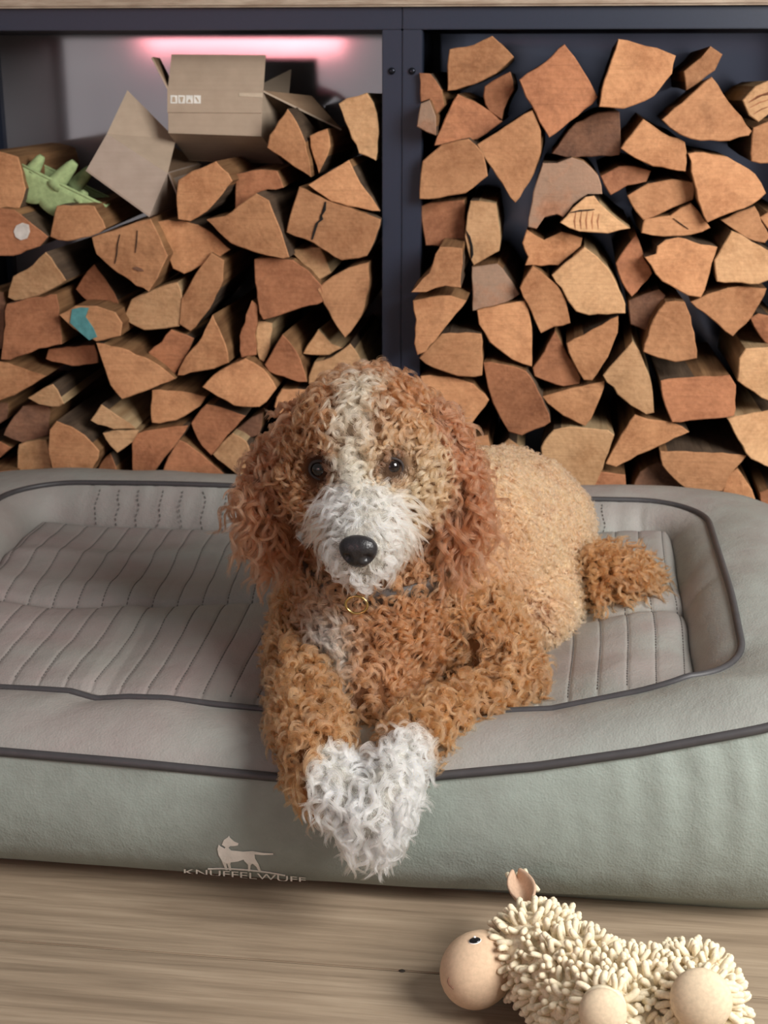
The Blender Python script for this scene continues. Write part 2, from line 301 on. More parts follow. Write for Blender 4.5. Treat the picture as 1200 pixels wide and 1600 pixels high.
# ------------------------------------------------------------------ split logs: (outline in photo pixels, depth of the sawn end, wood, label)
HID = "split log stacked out of sight behind the dog's head"  # unseen logs, added to fill the stack and keep light out of its gaps
LOGS = [
 # rack on the left
 ([(-30,240),(0,237),(28,245),(40,295),(30,325),(0,326),(-30,320)], .02,'o',"big split log left of the green egg carton, cut by the photo's edge"),
 ([(-25,335),(0,325),(22,328),(75,370),(62,385),(20,400),(0,400),(-25,395)], -.005,'r','log with a white waxy spot on its pointed end'),
 ([(88,322),(147,322),(165,357),(140,370),(105,377),(78,370)], .0,'o','flat log with lit right side lying right below the egg carton'),
 ([(71,394),(103,438),(60,462),(22,470),(12,465),(20,432),(50,415)], -.01,'p','pale fin-shaped log below the log with the white spot'),
 ([(147,413),(178,457),(186,479),(140,474),(118,452),(128,435)], .03,'r','small reddish triangular log just above the turquoise-painted log'),
 ([(143,371),(235,342),(250,372),(262,400),(232,456),(175,420),(150,397)], -.02,'o','large shield-shaped log with drying cracks and a knot, below the tipped box'),
 ([(240,347),(287,345),(320,357),(360,390),(310,417),(287,428),(270,420)], .01,'o','long rounded log right of the large cracked shield-shaped log'),
 ([(278,282),(337,252),(363,283),(323,330),(297,346),(278,343)], -.01,'o','five-sided log right of the tipped cardboard box'),
 ([(368,272),(407,265),(433,267),(443,293),(407,300),(387,317),(367,327)], .03,'r','knotty shaded log under the printed cardboard box'),
 ([(322,343),(350,338),(400,302),(420,313),(452,402),(407,397),(360,380)], -.025,'o','wide wedge log with a pale lit peak, below the shaded knotty log'),
 ([(449,170),(464,192),(477,222),(486,277),(449,253),(417,231),(421,211)], .015,'o','upright pointed log beside the right flap of the printed box'),
 ([(484,212),(511,201),(516,229),(498,271),(490,247)], .03,'o','small narrow upright log beside the pointed log at the printed box'),
 ([(529,162),(573,145),(589,178),(592,207),(587,251),(561,240),(545,203)], .01,'p','pale upright log leaning on the double post, topmost in the left rack'),
 ([(481,289),(545,250),(563,286),(594,330),(556,324),(517,315)], -.01,'o','triangular log against the double post, directly above the cracked log'),
 ([(467,292),(510,313),(595,343),(573,400),(533,407),(490,380),(447,363),(457,323)], -.02,'o','wide log split by a black zigzag crack'),
 ([(452,390),(500,387),(517,427),(500,437),(473,413)], .015,'p','small pale wedge under the log with the zigzag crack'),
 ([(397,405),(457,406),(482,423),(503,447),(506,471),(459,485),(411,500),(405,489)], -.01,'r','big reddish block log with a rounded right end, largest in the left rack'),
 ([(495,452),(519,432),(543,419),(576,410),(576,452),(565,493),(539,528),(525,509)], -.01,'o','large quarter-round log with pale bark, touching the double post'),
 ([(330,395),(350,407),(348,440),(327,483),(297,518),(280,507),(283,467),(313,417)], -.005,'o','slanted log with black charred bark on its right side'),
 ([(277,441),(285,470),(280,510),(225,516),(193,498),(205,468),(240,452)], .0,'p','pale half-round log left of the black-barked log'),
 ([(10,475),(88,460),(92,480),(96,538),(60,545),(15,563),(1,562),(5,520)], -.015,'r','big square reddish log left of the turquoise-painted log'),
 ([(92,492),(117,478),(150,478),(180,488),(191,505),(188,525),(150,534),(125,520),(105,505)], -.035,'o','log end marked with turquoise paint'),
 ([(75,546),(147,539),(153,567),(112,572),(71,561)], .02,'r','low flat log tucked under the turquoise-painted log'),
 ([(-25,560),(0,565),(35,575),(72,588),(50,602),(22,618),(0,626),(-25,630)], -.01,'o',"long thin wedge log at the photo's left edge, below the big square log"),
 ([(82,600),(100,631),(80,636),(60,632),(43,622)], -.01,'p','pale boat-shaped log with a lit right side, below the long thin wedge'),
 ([(150,536),(200,547),(250,572),(274,592),(225,612),(190,624),(172,602),(160,567)], -.03,'o','large triangular log pointing right, below the turquoise-painted log'),
 ([(267,515),(303,529),(288,560),(270,588),(231,551),(252,535)], .0,'r','four-sided log wedged above the tip of the large triangular log'),
 ([(332,492),(352,537),(357,567),(320,579),(277,587),(290,557),(315,527)], -.02,'o','tall triangular log with a pale right edge, below the black-barked log'),
 ([(393,470),(403,477),(398,522),(400,555),(377,559),(374,525)], .0,'r','thin curved upright slab left of the narrow grey-white log'),
 ([(400,502),(425,505),(422,542),(412,566),(405,562),(399,535)], .01,'p','narrow grey-white stick under the big reddish block'),
 ([(441,523),(464,551),(473,573),(479,597),(453,593),(420,581),(413,570)], -.015,'r',"quarter-round reddish log right above the left ear's side of the dog's head"),
 ([(497,515),(517,537),(536,544),(514,555),(473,553),(488,529)], .01,'p','small triangular log below the large pale-barked quarter-round'),
 ([(547,537),(565,566),(576,580),(560,600),(482,600),(491,566),(517,559)], -.005,'p',"log with frayed splinters just above the dog's head"),
 ([(383,560),(412,577),(432,607),(405,636),(365,634),(316,605),(342,580)], -.03,'o',"wide eye-shaped log left of the dog's head"),
 ([(237,610),(285,612),(322,620),(312,635),(275,657),(237,661)], -.005,'o','flat-topped rounded log left of the wide eye-shaped log'),
 ([(322,632),(355,640),(384,650),(355,680),(330,712),(315,697),(298,662)], -.01,'r','downward-pointing log below the wide eye-shaped log'),
 ([(363,677),(385,690),(395,720),(380,745),(368,740),(332,710)], -.015,'p',"pale log with black-edged bark touching the dog's ear on the left"),
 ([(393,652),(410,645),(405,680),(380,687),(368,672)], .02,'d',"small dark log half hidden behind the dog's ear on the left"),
 ([(207,680),(237,672),(294,665),(280,687),(255,717),(235,745),(208,762),(206,710)], -.02,'r','red-brown triangular log standing on the bed edge, flat side up'),
 ([(279,687),(315,710),(355,745),(345,765),(245,765),(262,715)], -.01,'r','broad triangular log peeking over the bed, peak upward'),
 ([(158,632),(170,640),(212,670),(177,671),(141,657)], -.03,'p','pale split log with a notched lit top face'),
 ([(160,677),(217,672),(205,692),(183,708),(172,697)], -.03,'p','small whitish triangular stub beneath the notched pale log'),
 ([(88,658),(112,667),(132,680),(155,705),(140,740),(100,762),(82,738),(75,700),(77,672)], -.04,'o','large rounded log with a ragged ridge, standing on the bed edge at left'),
 ([(172,708),(190,762),(140,762),(158,722)], .0,'r','small dark peak of a log between the ragged-ridged log and the bed'),
 ([(29,695),(72,688),(82,738),(60,760),(27,760)], -.01,'p','squarish brown log left of the ragged-ridged log'),
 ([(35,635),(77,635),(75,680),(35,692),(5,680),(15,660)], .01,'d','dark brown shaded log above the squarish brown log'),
 ([(-30,690),(0,690),(18,700),(0,715),(-25,720)], .02,'r',"small log tip at the photo's left edge near the bed"),
 ([(-30,740),(0,737),(27,735),(26,775),(-30,785)], -.02,'r',"lowest log at the photo's left edge, right behind the bed corner"),
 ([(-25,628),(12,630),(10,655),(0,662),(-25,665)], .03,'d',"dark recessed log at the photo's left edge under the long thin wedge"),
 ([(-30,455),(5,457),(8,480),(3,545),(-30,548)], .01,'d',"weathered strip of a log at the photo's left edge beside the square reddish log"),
 # rack on the right
 ([(702,77),(740,70),(769,56),(803,89),(775,115),(740,132),(699,142)], -.005,'o','log shaped like an axe blade, topmost beside the double post in the right rack'),
 ([(655,114),(672,115),(690,140),(694,165),(681,180),(671,155),(657,160)], -.01,'r','thin crescent log against the double post, top of the right rack'),
 ([(657,162),(671,156),(681,182),(681,212),(651,198)], -.05,'g','small grey splintered stub under the thin crescent log'),
 ([(715,147),(752,165),(785,190),(745,218),(732,220),(678,228),(695,185)], .015,'r','triangular log under the axe-shaped log'),
 ([(757,135),(797,112),(803,140),(787,172),(784,187),(765,175),(755,150)], .02,'r','small rounded log with a dark red side, between the axe-shaped and diamond logs'),
 ([(882,69),(905,100),(934,152),(902,182),(858,215),(837,177),(811,125),(852,97)], -.02,'r','large diamond-shaped log standing on its corner at the top'),
 ([(832,172),(845,205),(845,240),(827,285),(805,317),(777,277),(745,226),(790,197)], -.015,'o','large quarter-round log pointing down, below the diamond log'),
 ([(655,311),(657,272),(660,252),(690,226),(732,217),(755,240),(762,275),(727,302),(685,310)], -.03,'o','big log with a ragged notched upper edge beside the double post'),
 ([(862,240),(880,215),(900,192),(935,176),(968,175),(968,242),(910,245),(885,246)], .02,'d','dark weathered log under the big square log at the top'),
 ([(848,255),(870,255),(893,246),(912,252),(935,275),(941,303),(925,300),(895,320),(880,340),(870,335),(850,340),(838,358),(825,355),(828,330),(833,300)], -.02,'g','grey weathered log with a hollow underside'),
 ([(875,348),(895,325),(915,308),(928,306),(950,330),(985,357),(950,365),(905,362)], -.03,'p','pale log with bold growth stripes below the grey weathered log'),
 ([(966,61),(1010,72),(1056,87),(1050,115),(1022,150),(975,170),(936,167),(940,140),(950,110)], -.03,'o','biggest square log at the very top with a dark right side'),
 ([(1110,72),(1129,85),(1117,110),(1072,142),(1068,112),(1095,90)], .03,'o','thin curved slab leaning behind the biggest square log'),
 ([(1112,120),(1130,147),(1175,205),(1170,212),(1140,220),(1095,220),(1062,210),(1034,187),(1075,152)], -.02,'o','large fan-shaped log with a pale crease across its end'),
 ([(1160,157),(1180,135),(1200,126),(1215,140),(1205,175),(1185,191),(1170,180)], -.01,'p',"whitest log, with dark ring lines, at the photo's upper right edge"),
 ([(1177,200),(1200,190),(1235,190),(1235,255),(1174,252)], -.01,'o',"log at the photo's right edge just below the whitest log"),
 ([(1005,186),(1035,207),(1070,222),(1071,268),(1020,260),(970,232)], -.015,'o','pentagon-shaped log below the biggest square log'),
 ([(938,275),(967,260),(992,260),(1017,267),(1010,284),(980,290),(954,305)], .015,'r','small arched log between the grey weathered and pentagon logs'),
 ([(980,306),(1012,287),(1050,280),(1085,285),(1083,312),(1050,325),(1020,340),(1005,344),(993,330)], -.0,'o','long arched log under the pentagon log'),
 ([(1075,240),(1100,238),(1137,245),(1180,272),(1197,302),(1175,320),(1125,339),(1105,348),(1090,312)], -.02,'o','large quarter-round log with a small dark heart, below the fan-shaped log'),
 ([(1004,350),(1007,342),(1047,337),(1080,318),(1110,356),(1080,367),(1037,370),(1002,364)], -.01,'o','flat whale-shaped log under the long arched log'),
 ([(1126,344),(1179,322),(1190,347),(1203,370),(1195,380),(1165,372)], .0,'o','small triangular log under the quarter-round with the dark heart'),
 ([(1187,340),(1200,332),(1225,335),(1225,375),(1205,365)], .02,'o',"sliver of a log at the photo's right edge beside the small triangular log"),
 ([(1143,361),(1175,378),(1215,400),(1215,430),(1185,444),(1120,440),(1116,407)], -.015,'p',"pale wide log at the photo's right edge with a peaked top left corner"),
 ([(1007,402),(1025,397),(1027,385),(1040,375),(1060,371),(1095,382),(1121,386),(1112,412),(1105,440),(1095,465),(1075,462),(1035,440),(1017,415)], -.02,'o','large log with a splintered notch on its left side'),
 ([(994,365),(1007,405),(1019,427),(987,464),(972,442),(962,412)], .01,'r','narrow upright kite-shaped log left of the notched log'),
 ([(862,430),(895,402),(913,386),(932,400),(957,430),(977,475),(977,490),(920,493),(900,487),(887,470),(877,450)], -.02,'p','large quarter-round log with clear curved growth rings'),
 ([(816,380),(823,358),(850,375),(877,362),(910,372),(907,385),(872,415),(820,415),(825,402)], .0,'o','saddle-shaped log below the grey weathered log'),
 ([(832,416),(857,435),(880,460),(891,505),(865,511),(845,521),(830,487),(812,450)], -.015,'o','upright six-sided log left of the ringed quarter-round'),
 ([(737,417),(777,412),(800,440),(812,460),(785,475),(738,486),(738,450)], .0,'g','grey-stained log below the pale cracked block'),
 ([(735,314),(775,318),(782,375),(780,392),(740,415),(726,370),(730,335)], -.02,'p','pale upright block with a thin crack and frayed corner'),
 ([(658,322),(725,312),(725,380),(665,384)], .015,'r','rectangular red-brown log beside the double post'),
 ([(642,457),(670,427),(680,397),(687,386),(722,388),(720,450),(695,447),(665,457)], -.10,'o','sloping log with ripples beneath the rectangular red-brown log'),
 ([(645,470),(690,462),(729,470),(695,512),(665,550),(652,555),(647,537),(650,500)], -.085,'o','downward-tapering log against the double post, below the rippled one'),
 ([(655,560),(690,522),(752,522),(753,587),(715,588),(677,575)], -.03,'o','half-round flat-topped log below the downward-tapering log'),
 ([(745,485),(820,470),(831,512),(831,573),(800,562),(765,535),(748,507)], -.015,'o','quarter-round log curving to the lower left, below the grey-stained log'),
 ([(867,517),(882,545),(907,590),(905,600),(880,604),(835,588),(832,575),(850,550)], .0,'r','reddish peaked log right of the left-curving quarter-round'),
 ([(885,537),(925,515),(966,494),(965,520),(950,558),(925,595),(912,594),(895,565)], -.02,'o','leaf-shaped log with pale scratches, below the ringed quarter-round'),
 ([(982,470),(1030,452),(1040,462),(1020,500),(1010,517),(985,507)], .02,'d','dark recessed log right of the ringed quarter-round'),
 ([(1040,472),(1070,472),(1085,520),(1089,560),(1055,566),(1005,550),(1020,500)], -.03,'o','helmet-shaped log with a white lit right edge'),
 ([(1079,472),(1137,450),(1198,451),(1175,495),(1145,526),(1110,497)], -.005,'o','orange fan-shaped log pointing down, right of the helmet-shaped log'),
 ([(1172,497),(1185,490),(1220,500),(1220,545),(1195,535)], .01,'r',"rounded log at the photo's right edge beside the orange fan-shaped log"),
 ([(1155,560),(1165,545),(1215,545),(1215,630),(1190,622),(1152,595)], -.025,'p',"log with a frayed sawn left edge at the photo's right edge"),
 ([(988,533),(1000,550),(1018,600),(1022,645),(1010,648),(975,625),(942,587),(965,560)], -.02,'p','yellowish triangular log left of the flat brick-shaped log'),
 ([(1032,595),(1140,586),(1150,602),(1147,650),(1105,655),(1050,660)], -.02,'r','wide brick-shaped pinkish log'),
 ([(992,648),(1012,655),(1050,660),(1077,675),(1020,702),(962,730),(946,725),(970,680)], -.01,'o','arrowhead log pointing to the lower left, under the brick-shaped log'),
 ([(1137,655),(1165,648),(1215,640),(1230,690),(1215,735),(1195,728),(1165,708)], -.025,'p',"hairy-edged yellowish log at the photo's right edge above the bed"),
 ([(1031,705),(1100,707),(1167,712),(1147,735),(1128,768),(1085,768),(1062,757),(1035,728)], -.02,'o','wide trough-shaped log just above the bed corner at right'),
 ([(1152,732),(1175,765),(1192,822),(1160,820),(1128,770),(1140,740)], -.01,'o','narrow log leaning behind the bed corner, under the hairy-edged log'),
 ([(1187,770),(1230,760),(1230,835),(1200,830)], .01,'r',"lowest log at the photo's right edge behind the bed corner"),
 ([(1030,722),(1065,755),(1050,775),(985,775),(1000,738)], .02,'d','shaded log half hidden between the arrowhead log and the bed'),
 ([(932,738),(977,742),(977,775),(930,775)], .0,'r','small flat log showing just over the bed rim, right of the rump'),
 ([(845,700),(865,672),(890,667),(950,672),(960,680),(945,720),(927,765),(900,775),(860,760)], -.01,'p',"yellowish half-round log right above the dog's back"),
 ([(847,620),(945,595),(930,640),(914,666),(880,650)], -.01,'o','triangular log pointing down, above the yellowish half-round'),
 ([(755,567),(790,570),(822,580),(847,622),(860,660),(815,681),(795,675),(775,640),(762,605)], -.015,'r',"big leaning oval log right of the dog's head"),
 ([(657,588),(702,589),(740,600),(764,625),(742,655),(715,690),(660,690)], -.01,'o',"rounded log partly hidden behind the dog's head at right"),
 ([(440,608),(500,612),(512,650),(450,660),(428,636)], .0,'o',HID),
 ([(795,685),(820,705),(815,745),(765,745),(780,700)], .015,'p',"small triangular log tip showing above the dog's back"),
 ([(520,612),(590,606),(592,655),(530,660)], .0,'o',HID),
 ([(420,668),(480,664),(490,705),(430,712)], .0,'o',HID),
 ([(500,668),(590,662),(590,712),(505,712)], .0,'o',HID),
 ([(410,720),(480,716),(488,765),(405,765)], .0,'o',HID),
 ([(500,720),(592,720),(592,765),(498,765)], .0,'o',HID),
 ([(660,698),(712,696),(722,740),(660,765)], .0,'o',HID),
 ([(728,690),(762,680),(770,730),(735,765)], .0,'o',HID),
]
def poly_area(p): return 0.5*sum(p[i][0]*p[(i+1) % len(p)][1]-p[(i+1) % len(p)][0]*p[i][1] for i in range(len(p)))
def make_log(px, yf, kind, label, idx):
    r = np.random.default_rng(1000+idx)
    if poly_area(px) > 0: px = px[::-1]          # counter-clockwise seen from the front
    c0 = np.mean(px, axis=0); c = onY(c0[0], c0[1], yf)
    n = np.array([r.uniform(-.16, .16), -1.0, r.uniform(-.10, .16)]); n /= np.linalg.norm(n)
    P = [onPlane(x, y, c, n) for x, y in px]
    R = []                                       # split the edges and roughen them a little
    m = len(P)
    for i in range(m):
        a, b = P[i], P[(i+1) % m]; L = np.linalg.norm(b-a); k = max(1, int(L/0.012))
        e = (b-a)/max(L, 1e-6); q = np.cross(e, n)
        pa, pb = P[i-1], P[(i+2) % m]
        for j in range(k):
            s = j/k
            # Catmull-Rom rounding, mixed with the straight edge so that corners stay
            cr = 0.5*((2*a)+(-pa+b)*s+(2*pa-5*a+4*b-pb)*s*s+(-pa+3*a-3*b+pb)*s**3)
            p = 0.28*cr + 0.72*(a+(b-a)*s)
            if j: p = p + q*r.normal(0, .0008)
            R.append(p)
    R = np.array(R); k = len(R); ctr = R.mean(0)
    depth = r.uniform(.29, .325); depth = min(depth, .335-yf)
    shift = np.array([r.uniform(-.006, .006), 0, r.uniform(-.006, .004)]); sc = r.uniform(.90, .98)
    inset = R + (ctr-R)*np.minimum(.0016/np.maximum(np.linalg.norm(R-ctr, axis=1), 1e-4), .2)[:, None]
    mid = ctr + (R-ctr)*(1+sc)/2 + shift*.5 + np.array([0, depth*.5, 0]) + r.normal(0, .0012, (k, 3))*[1, 0, 1]
    back = ctr + (R-ctr)*sc + shift + np.array([0, depth, 0]); back[:, 1] = yf+depth+.0*back[:, 1]
    half = ctr + (inset-ctr)*.55 + np.array([0, 0, 0]) - n*r.normal(0, .00012, k)[:, None]
    V = np.vstack([half, inset, R + np.array([0, .0016, 0]), mid, back, [ctr]]); ci = 5*k
    Fc, mi = [], []
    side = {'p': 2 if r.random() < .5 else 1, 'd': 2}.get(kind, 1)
    bark_from = r.integers(0, k); bark_len = int(k*r.uniform(.25, .45))
    for i in range(k):
        j = (i+1) % k
        Fc.append((ci, i, j)); mi.append(0)
        Fc.append((i, k+i, k+j, j)); mi.append(0)
        Fc.append((k+i, 2*k+i, 2*k+j, k+j)); mi.append(0)
        bark = ((i-bark_from) % k) < bark_len
        for g in (2, 3):
            Fc.append((g*k+i, (g+1)*k+i, (g+1)*k+j, g*k+j)); mi.append(2 if bark else 1)
    Fc.append(tuple(4*k+i for i in range(k))); mi.append(0)
    o = c.copy(); me = bpy.data.meshes.new('firewood_log')
    me.from_pydata([tuple(map(float, v-o)) for v in V], [], Fc); me.update()
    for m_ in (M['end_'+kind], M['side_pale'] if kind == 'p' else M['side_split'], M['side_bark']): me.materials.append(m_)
    bm = bmesh.new(); bm.from_mesh(me); 
    lay = [f.material_index for f in bm.faces]
    for f, q in zip(bm.faces, mi): f.material_index = q
    bmesh.ops.recalc_face_normals(bm, faces=bm.faces); bm.to_mesh(me); bm.free()
    ob = bpy.data.objects.new('firewood_log', me); COL.objects.link(ob); ob.location = o
    tag(ob, label, 'firewood', 'logs out of sight behind the dog' if label == HID else 'split logs stacked in the racks')
    return ob, n
LOG_OBJ = [make_log(*L, i) for i, L in enumerate(LOGS)]
def find_log(word): return next(i for i, L in enumerate(LOGS) if word in L[3])
def on_log(i, pts, lift=.0012):
    """pixel points laid on the sawn end of log i, in its own coordinates"""
    ob, n = LOG_OBJ[i]; c = np.array(ob.location)
    return [onPlane(x, y, c - n*0 + n*0, n) + n*lift - c for x, y in pts]
def patch(i, name, pts, mat, lift=.0022):
    ob, n = LOG_OBJ[i]; a = on_log(i, pts, lift); b = on_log(i, pts, -.002); k = len(pts); c = np.mean(a, axis=0)
    V = list(a) + list(b) + [c]; Fc = [(2*k, q, (q+1) % k) for q in range(k)] + [(q, k+q, k+(q+1) % k, (q+1) % k) for q in range(k)]
    me = bpy.data.meshes.new(name); me.from_pydata([tuple(map(float, v)) for v in V], [], Fc); me.materials.append(mat); me.update()
    o = bpy.data.objects.new(name, me); COL.objects.link(o); o.parent = ob; return o
def ribbon(pts, w):
    p = np.array(pts, float); t = np.gradient(p, axis=0); t /= np.linalg.norm(t, axis=1)[:, None]; nn = np.stack([-t[:, 1], t[:, 0]], 1)
    w = np.array(w)[:, None]; return [tuple(q) for q in np.vstack([p+nn*w, (p-nn*w)[::-1]])]
M['crack'] = plain('crack_dark', srgb(22, 17, 14), 0.9)
tag(patch(find_log('turquoise paint'), 'paint_mark', [(113,483),(126,480),(139,481),(134,495),(146,512),(152,526),(140,531),(126,519),(110,504)], M['teal']), 'turquoise paint mark')
tag(patch(find_log('white waxy'), 'wax_spot', [(26,352),(35,348),(45,351),(47,362),(43,372),(33,375),(25,370),(22,361)], M['gum']), 'white waxy spot')
tag(patch(find_log('zigzag'), 'crack', ribbon([(509,315),(508,328),(502,336),(504,342),(495,349),(492,360),(488,374)], [.9,1.4,1.2,1.6,1.3,1.8,1.0]), M['crack']), 'black zigzag crack')
patch(find_log('thin crack and frayed'), 'crack', ribbon([(728,360),(734,370),(738,385),(739,398),(736,406)], [.4,.8,.8,.8,.3]), M['crack'])
patch(find_log('bold growth stripes'), 'crack', ribbon([(891,332),(905,329),(920,328),(929,327)], [.4,1.0,.8,.3]), M['crack'])
patch(find_log('shield-shaped log with'), 'crack', ribbon([(188,366),(184,382),(183,398),(180,412)], [.15,.35,.3,.1]), M['crack'])
patch(find_log('shield-shaped log with'), 'crack', ribbon([(215,360),(214,378),(212,395)], [.15,.35,.1]), M['crack'])
patch(find_log('shield-shaped log with'), 'knot', [(208,418),(214,416.5),(222,420),(225,424),(218,423.5),(210,421)], M['end_d'])
patch(find_log('whale-shaped'), 'crack', ribbon([(1052,341),(1064,350),(1076,358)], [.3,.7,.3]), M['crack'])
for a in ([(1170,160),(1183,150),(1200,144),(1210,146)], [(1172,168),(1186,160),(1203,155)], [(1178,178),(1190,170),(1203,166)]):
    patch(find_log('whitest log'), 'ring_line', ribbon(a, [.5]*len(a)), M['end_r'], .0007)
for dx in (0, 9, 18, 27, 36):
    patch(find_log('bold growth stripes'), 'ring_line', ribbon([(900+dx,330-dx*.25+dx*dx*.01),(897+dx,345),(899+dx,358)], [.3,.7,.4]), M['end_r'], .0007)

# ------------------------------------------------------------------ cardboard boxes
def sheet(name, quad, thick, parent, mats, inner=None):
    """a cardboard panel: quad of world points, outside first, thickness towards the inside"""
    q = [np.array(p, float) for p in quad]; n = np.cross(q[1]-q[0], q[3]-q[0]); n /= np.linalg.norm(n)
    V = q + [p + n*thick for p in q]
    Fc = [(0,1,2), (0,2,3), (6,5,4), (7,6,4), (0,4,5,1), (1,5,6,2), (2,6,7,3), (3,7,4,0)]
    o = pydata(name, V, Fc, parent, mats, midx=[0, 0, 1, 1, 0, 0, 0, 0]); return o
# printed box: tipped back, opening up, lying on the logs behind
b1 = empty('cardboard_box', onY(340, 215, .10), 'open cardboard box with a row of white printed symbols, propped upright on the logs', 'box')
A = dict(bl=onY(263,208,.06), br=onY(408,213,.06), tr=onY(411,144,.075), tl=onY(262,141,.075))
back = np.array([0, .13, 0]) + np.array([.0, 0, -.052])
Bk = {k: v+back for k, v in A.items()}; Bk['tr'] = Bk['tr'] + [0.012, 0, 0]; Bk['br'] = Bk['br'] + [0.012, 0, 0]
cm = [M['card'], M['card_in']]; T = .0028
front = sheet('front_panel', [A['bl'], A['br'], A['tr'], A['tl']], -T, b1, cm)
sheet('bottom_panel', [Bk['bl'], Bk['br'], A['br'], A['bl']], -T, b1, cm)
sheet('right_panel', [A['br'], Bk['br'], Bk['tr'], A['tr']], -T, b1, cm)
sheet('left_panel', [Bk['bl'], A['bl'], A['tl'], Bk['tl']], -T, b1, cm)
sheet('back_panel', [Bk['br'], Bk['bl'], Bk['tl'], Bk['tr']], -T, b1, cm)
fl_t = [onY(415,86,.10), onY(268,85,.10)]
sheet('front_flap', [A['tl'], A['tr'], fl_t[0], fl_t[1]], -T, b1, cm)
sheet('left_flap', [A['tl'], Bk['tl'], onY(248,92,.16), onY(236,90,.085)], T, b1, cm)
sheet('right_flap', [A['tr'], Bk['tr'], onY(486,152,.20), onY(533,204,.13)], -T, b1, cm)
sheet('back_flap', [Bk['tl'], Bk['tr'], onY(455,108,.24), onY(430,120,.24)], -T, b1, cm)
# seam between lid overlap and wall, torn tape edge, white symbols
n1 = np.cross(A['br']-A['bl'], A['tl']-A['bl']); n1 /= np.linalg.norm(n1)
def onb1(x, y, lift=.0008): return onPlane(x, y, A['bl'], n1) + n1*lift
def quad_on(name, pts, mat, lift, parent): return pydata(name, [onb1(x, y, lift) for x, y in pts] + [onb1(x, y, lift-.0007) for x, y in pts], [(0,1,2,3), (7,6,5,4), (0,4,5,1), (1,5,6,2), (2,6,7,3), (3,7,4,0)], parent, mat)
lid = sheet('overlap_panel', [onb1(262,176,.0022), onb1(409,177,.0022), onb1(411,144,.0022), onb1(262,141,.0022)], -.002, b1, cm)
quad_on('tape', [(374,151),(411,153),(411,146),(374,146)], M['tape'], .0031, b1)
M['sym'] = plain('symbol_brown', srgb(178, 158, 136), 0.8)
for i in range(4):
    x0 = 267 + i*12.2; p = quad_on('printed_symbol', [(x0,162),(x0+10.6,162.3),(x0+10.6,149.6),(x0,149.3)], M['white'], .0029, b1)
    cx, cy = x0+5.3, 155.8
    shapes = [[(cx-3,160),(cx+3,160),(cx+2,152),(cx-2,152)], [(cx-1,160.5),(cx+1,160.5),(cx+3.2,152),(cx-3.2,152)], [(cx-3,160.5),(cx+3,160.5),(cx+.8,155.5),(cx-.8,155.5)], [(cx-3.2,153),(cx-1.4,152),(cx+3,159),(cx+1.2,160.3)]][i]
    quad_on('symbol_mark', shapes, M['sym'], .0033, p)
# tipped box: rolled over to the right, wall and flap towards us
b2 = empty('cardboard_box', onY(225, 335, .06), 'tipped plain cardboard box with its flap raised, leaning beside the egg carton', 'box')
W = [onY(134,267,.03), onY(233,339,.02), onY(262,271,.04), onY(167,209,.05)]
dpt = np.array([0.012, .17, .004]); Wb = [w + dpt for w in W]; cm2 = [M['card_pink'], M['card_in']]
sheet('front_panel', W, -T, b2, cm2)
sheet('flap', [W[3], W[2], onY(275,217,.11), onY(199,141,.12)], -T, b2, cm)
sheet('bottom_panel', [Wb[0], Wb[1], W[1], W[0]], -T, b2, cm2)
sheet('right_panel', [W[1], Wb[1], Wb[2], W[2]], -T, b2, cm2)
sheet('left_panel', [Wb[0], W[0], W[3], Wb[3]], -T, b2, cm2)
sheet('back_panel', [Wb[1], Wb[0], Wb[3], Wb[2]], -T, b2, cm2)
sheet('side_flap', [W[2], Wb[2], onY(286,300,.20), onY(281,318,.07)], -T, b2, cm2)

# ------------------------------------------------------------------ green egg carton
ec = empty('egg_carton', onY(105, 315, .06), 'green pulp egg carton lying tilted between the logs and the tipped box', 'egg carton')
e0, e1 = onY(30, 256, .03), onY(165, 322, .05)           # front rim, left to right
ex = e1-e0; EL = np.linalg.norm(ex); ex /= EL; ez = np.array([-ex[2]*.9, .06, ex[0]]); ez -= ex*np.dot(ez, ex); ez /= np.linalg.norm(ez); ey = np.cross(ez, ex)
EW = .10; nx, ny = 60, 40; V = []
for j in range(ny+1):
    for i in range(nx+1):
        u, w = i/nx, j/ny
        edge = min(u*EL, (1-u)*EL, w*EW, (1-w)*EW)
        cup = abs(math.sin(math.pi*u*3))**.6*abs(math.sin(math.pi*w*2))**.6
        h = -.056*min(1, edge/.010)*(0.80+0.20*cup)
        V.append(e0 + ex*(u*EL) + ey*(w*EW) + ez*h)
Fc = [(j*(nx+1)+i, j*(nx+1)+i+1, (j+1)*(nx+1)+i+1, (j+1)*(nx+1)+i) for j in range(ny) for i in range(nx)]
tray = pydata('tray', V, Fc, ec, M['egg'], True); sm = tray.modifiers.new('pulp', 'SOLIDIFY'); sm.thickness = .0025; sm.offset = 0
rim = []
for u, w in [(0,0),(.25,0),(.5,0),(.75,0),(1,0),(1,.5),(1,1),(.75,1),(.5,1),(.25,1),(0,1),(0,.5)]: rim.append(e0 + ex*(u*EL) + ey*(w*EW))
tube('rim', rim, .0026, ec, M['egg'], 6, True)
for (x, y, Y, h, rb) in [(54,258,.045,.020,.013), (88,280,.05,.040,.017), (118,284,.09,.034,.015), (128,304,.055,.008,.013)]:
    p = onY(x, y, Y) - ez*.012; ax = ez*.97 + np.array([.22, 0, 0]); ax /= np.linalg.norm(ax)
    if h > .03: ax = ax + ex*.15
    ts = np.linspace(0, 1, 7); tube('cone', [p + ax*(h+.012)*s for s in ts], [rb*(1-.5*s)*(1 if s < .95 else .75) for s in ts], ec, M['egg'], 14)

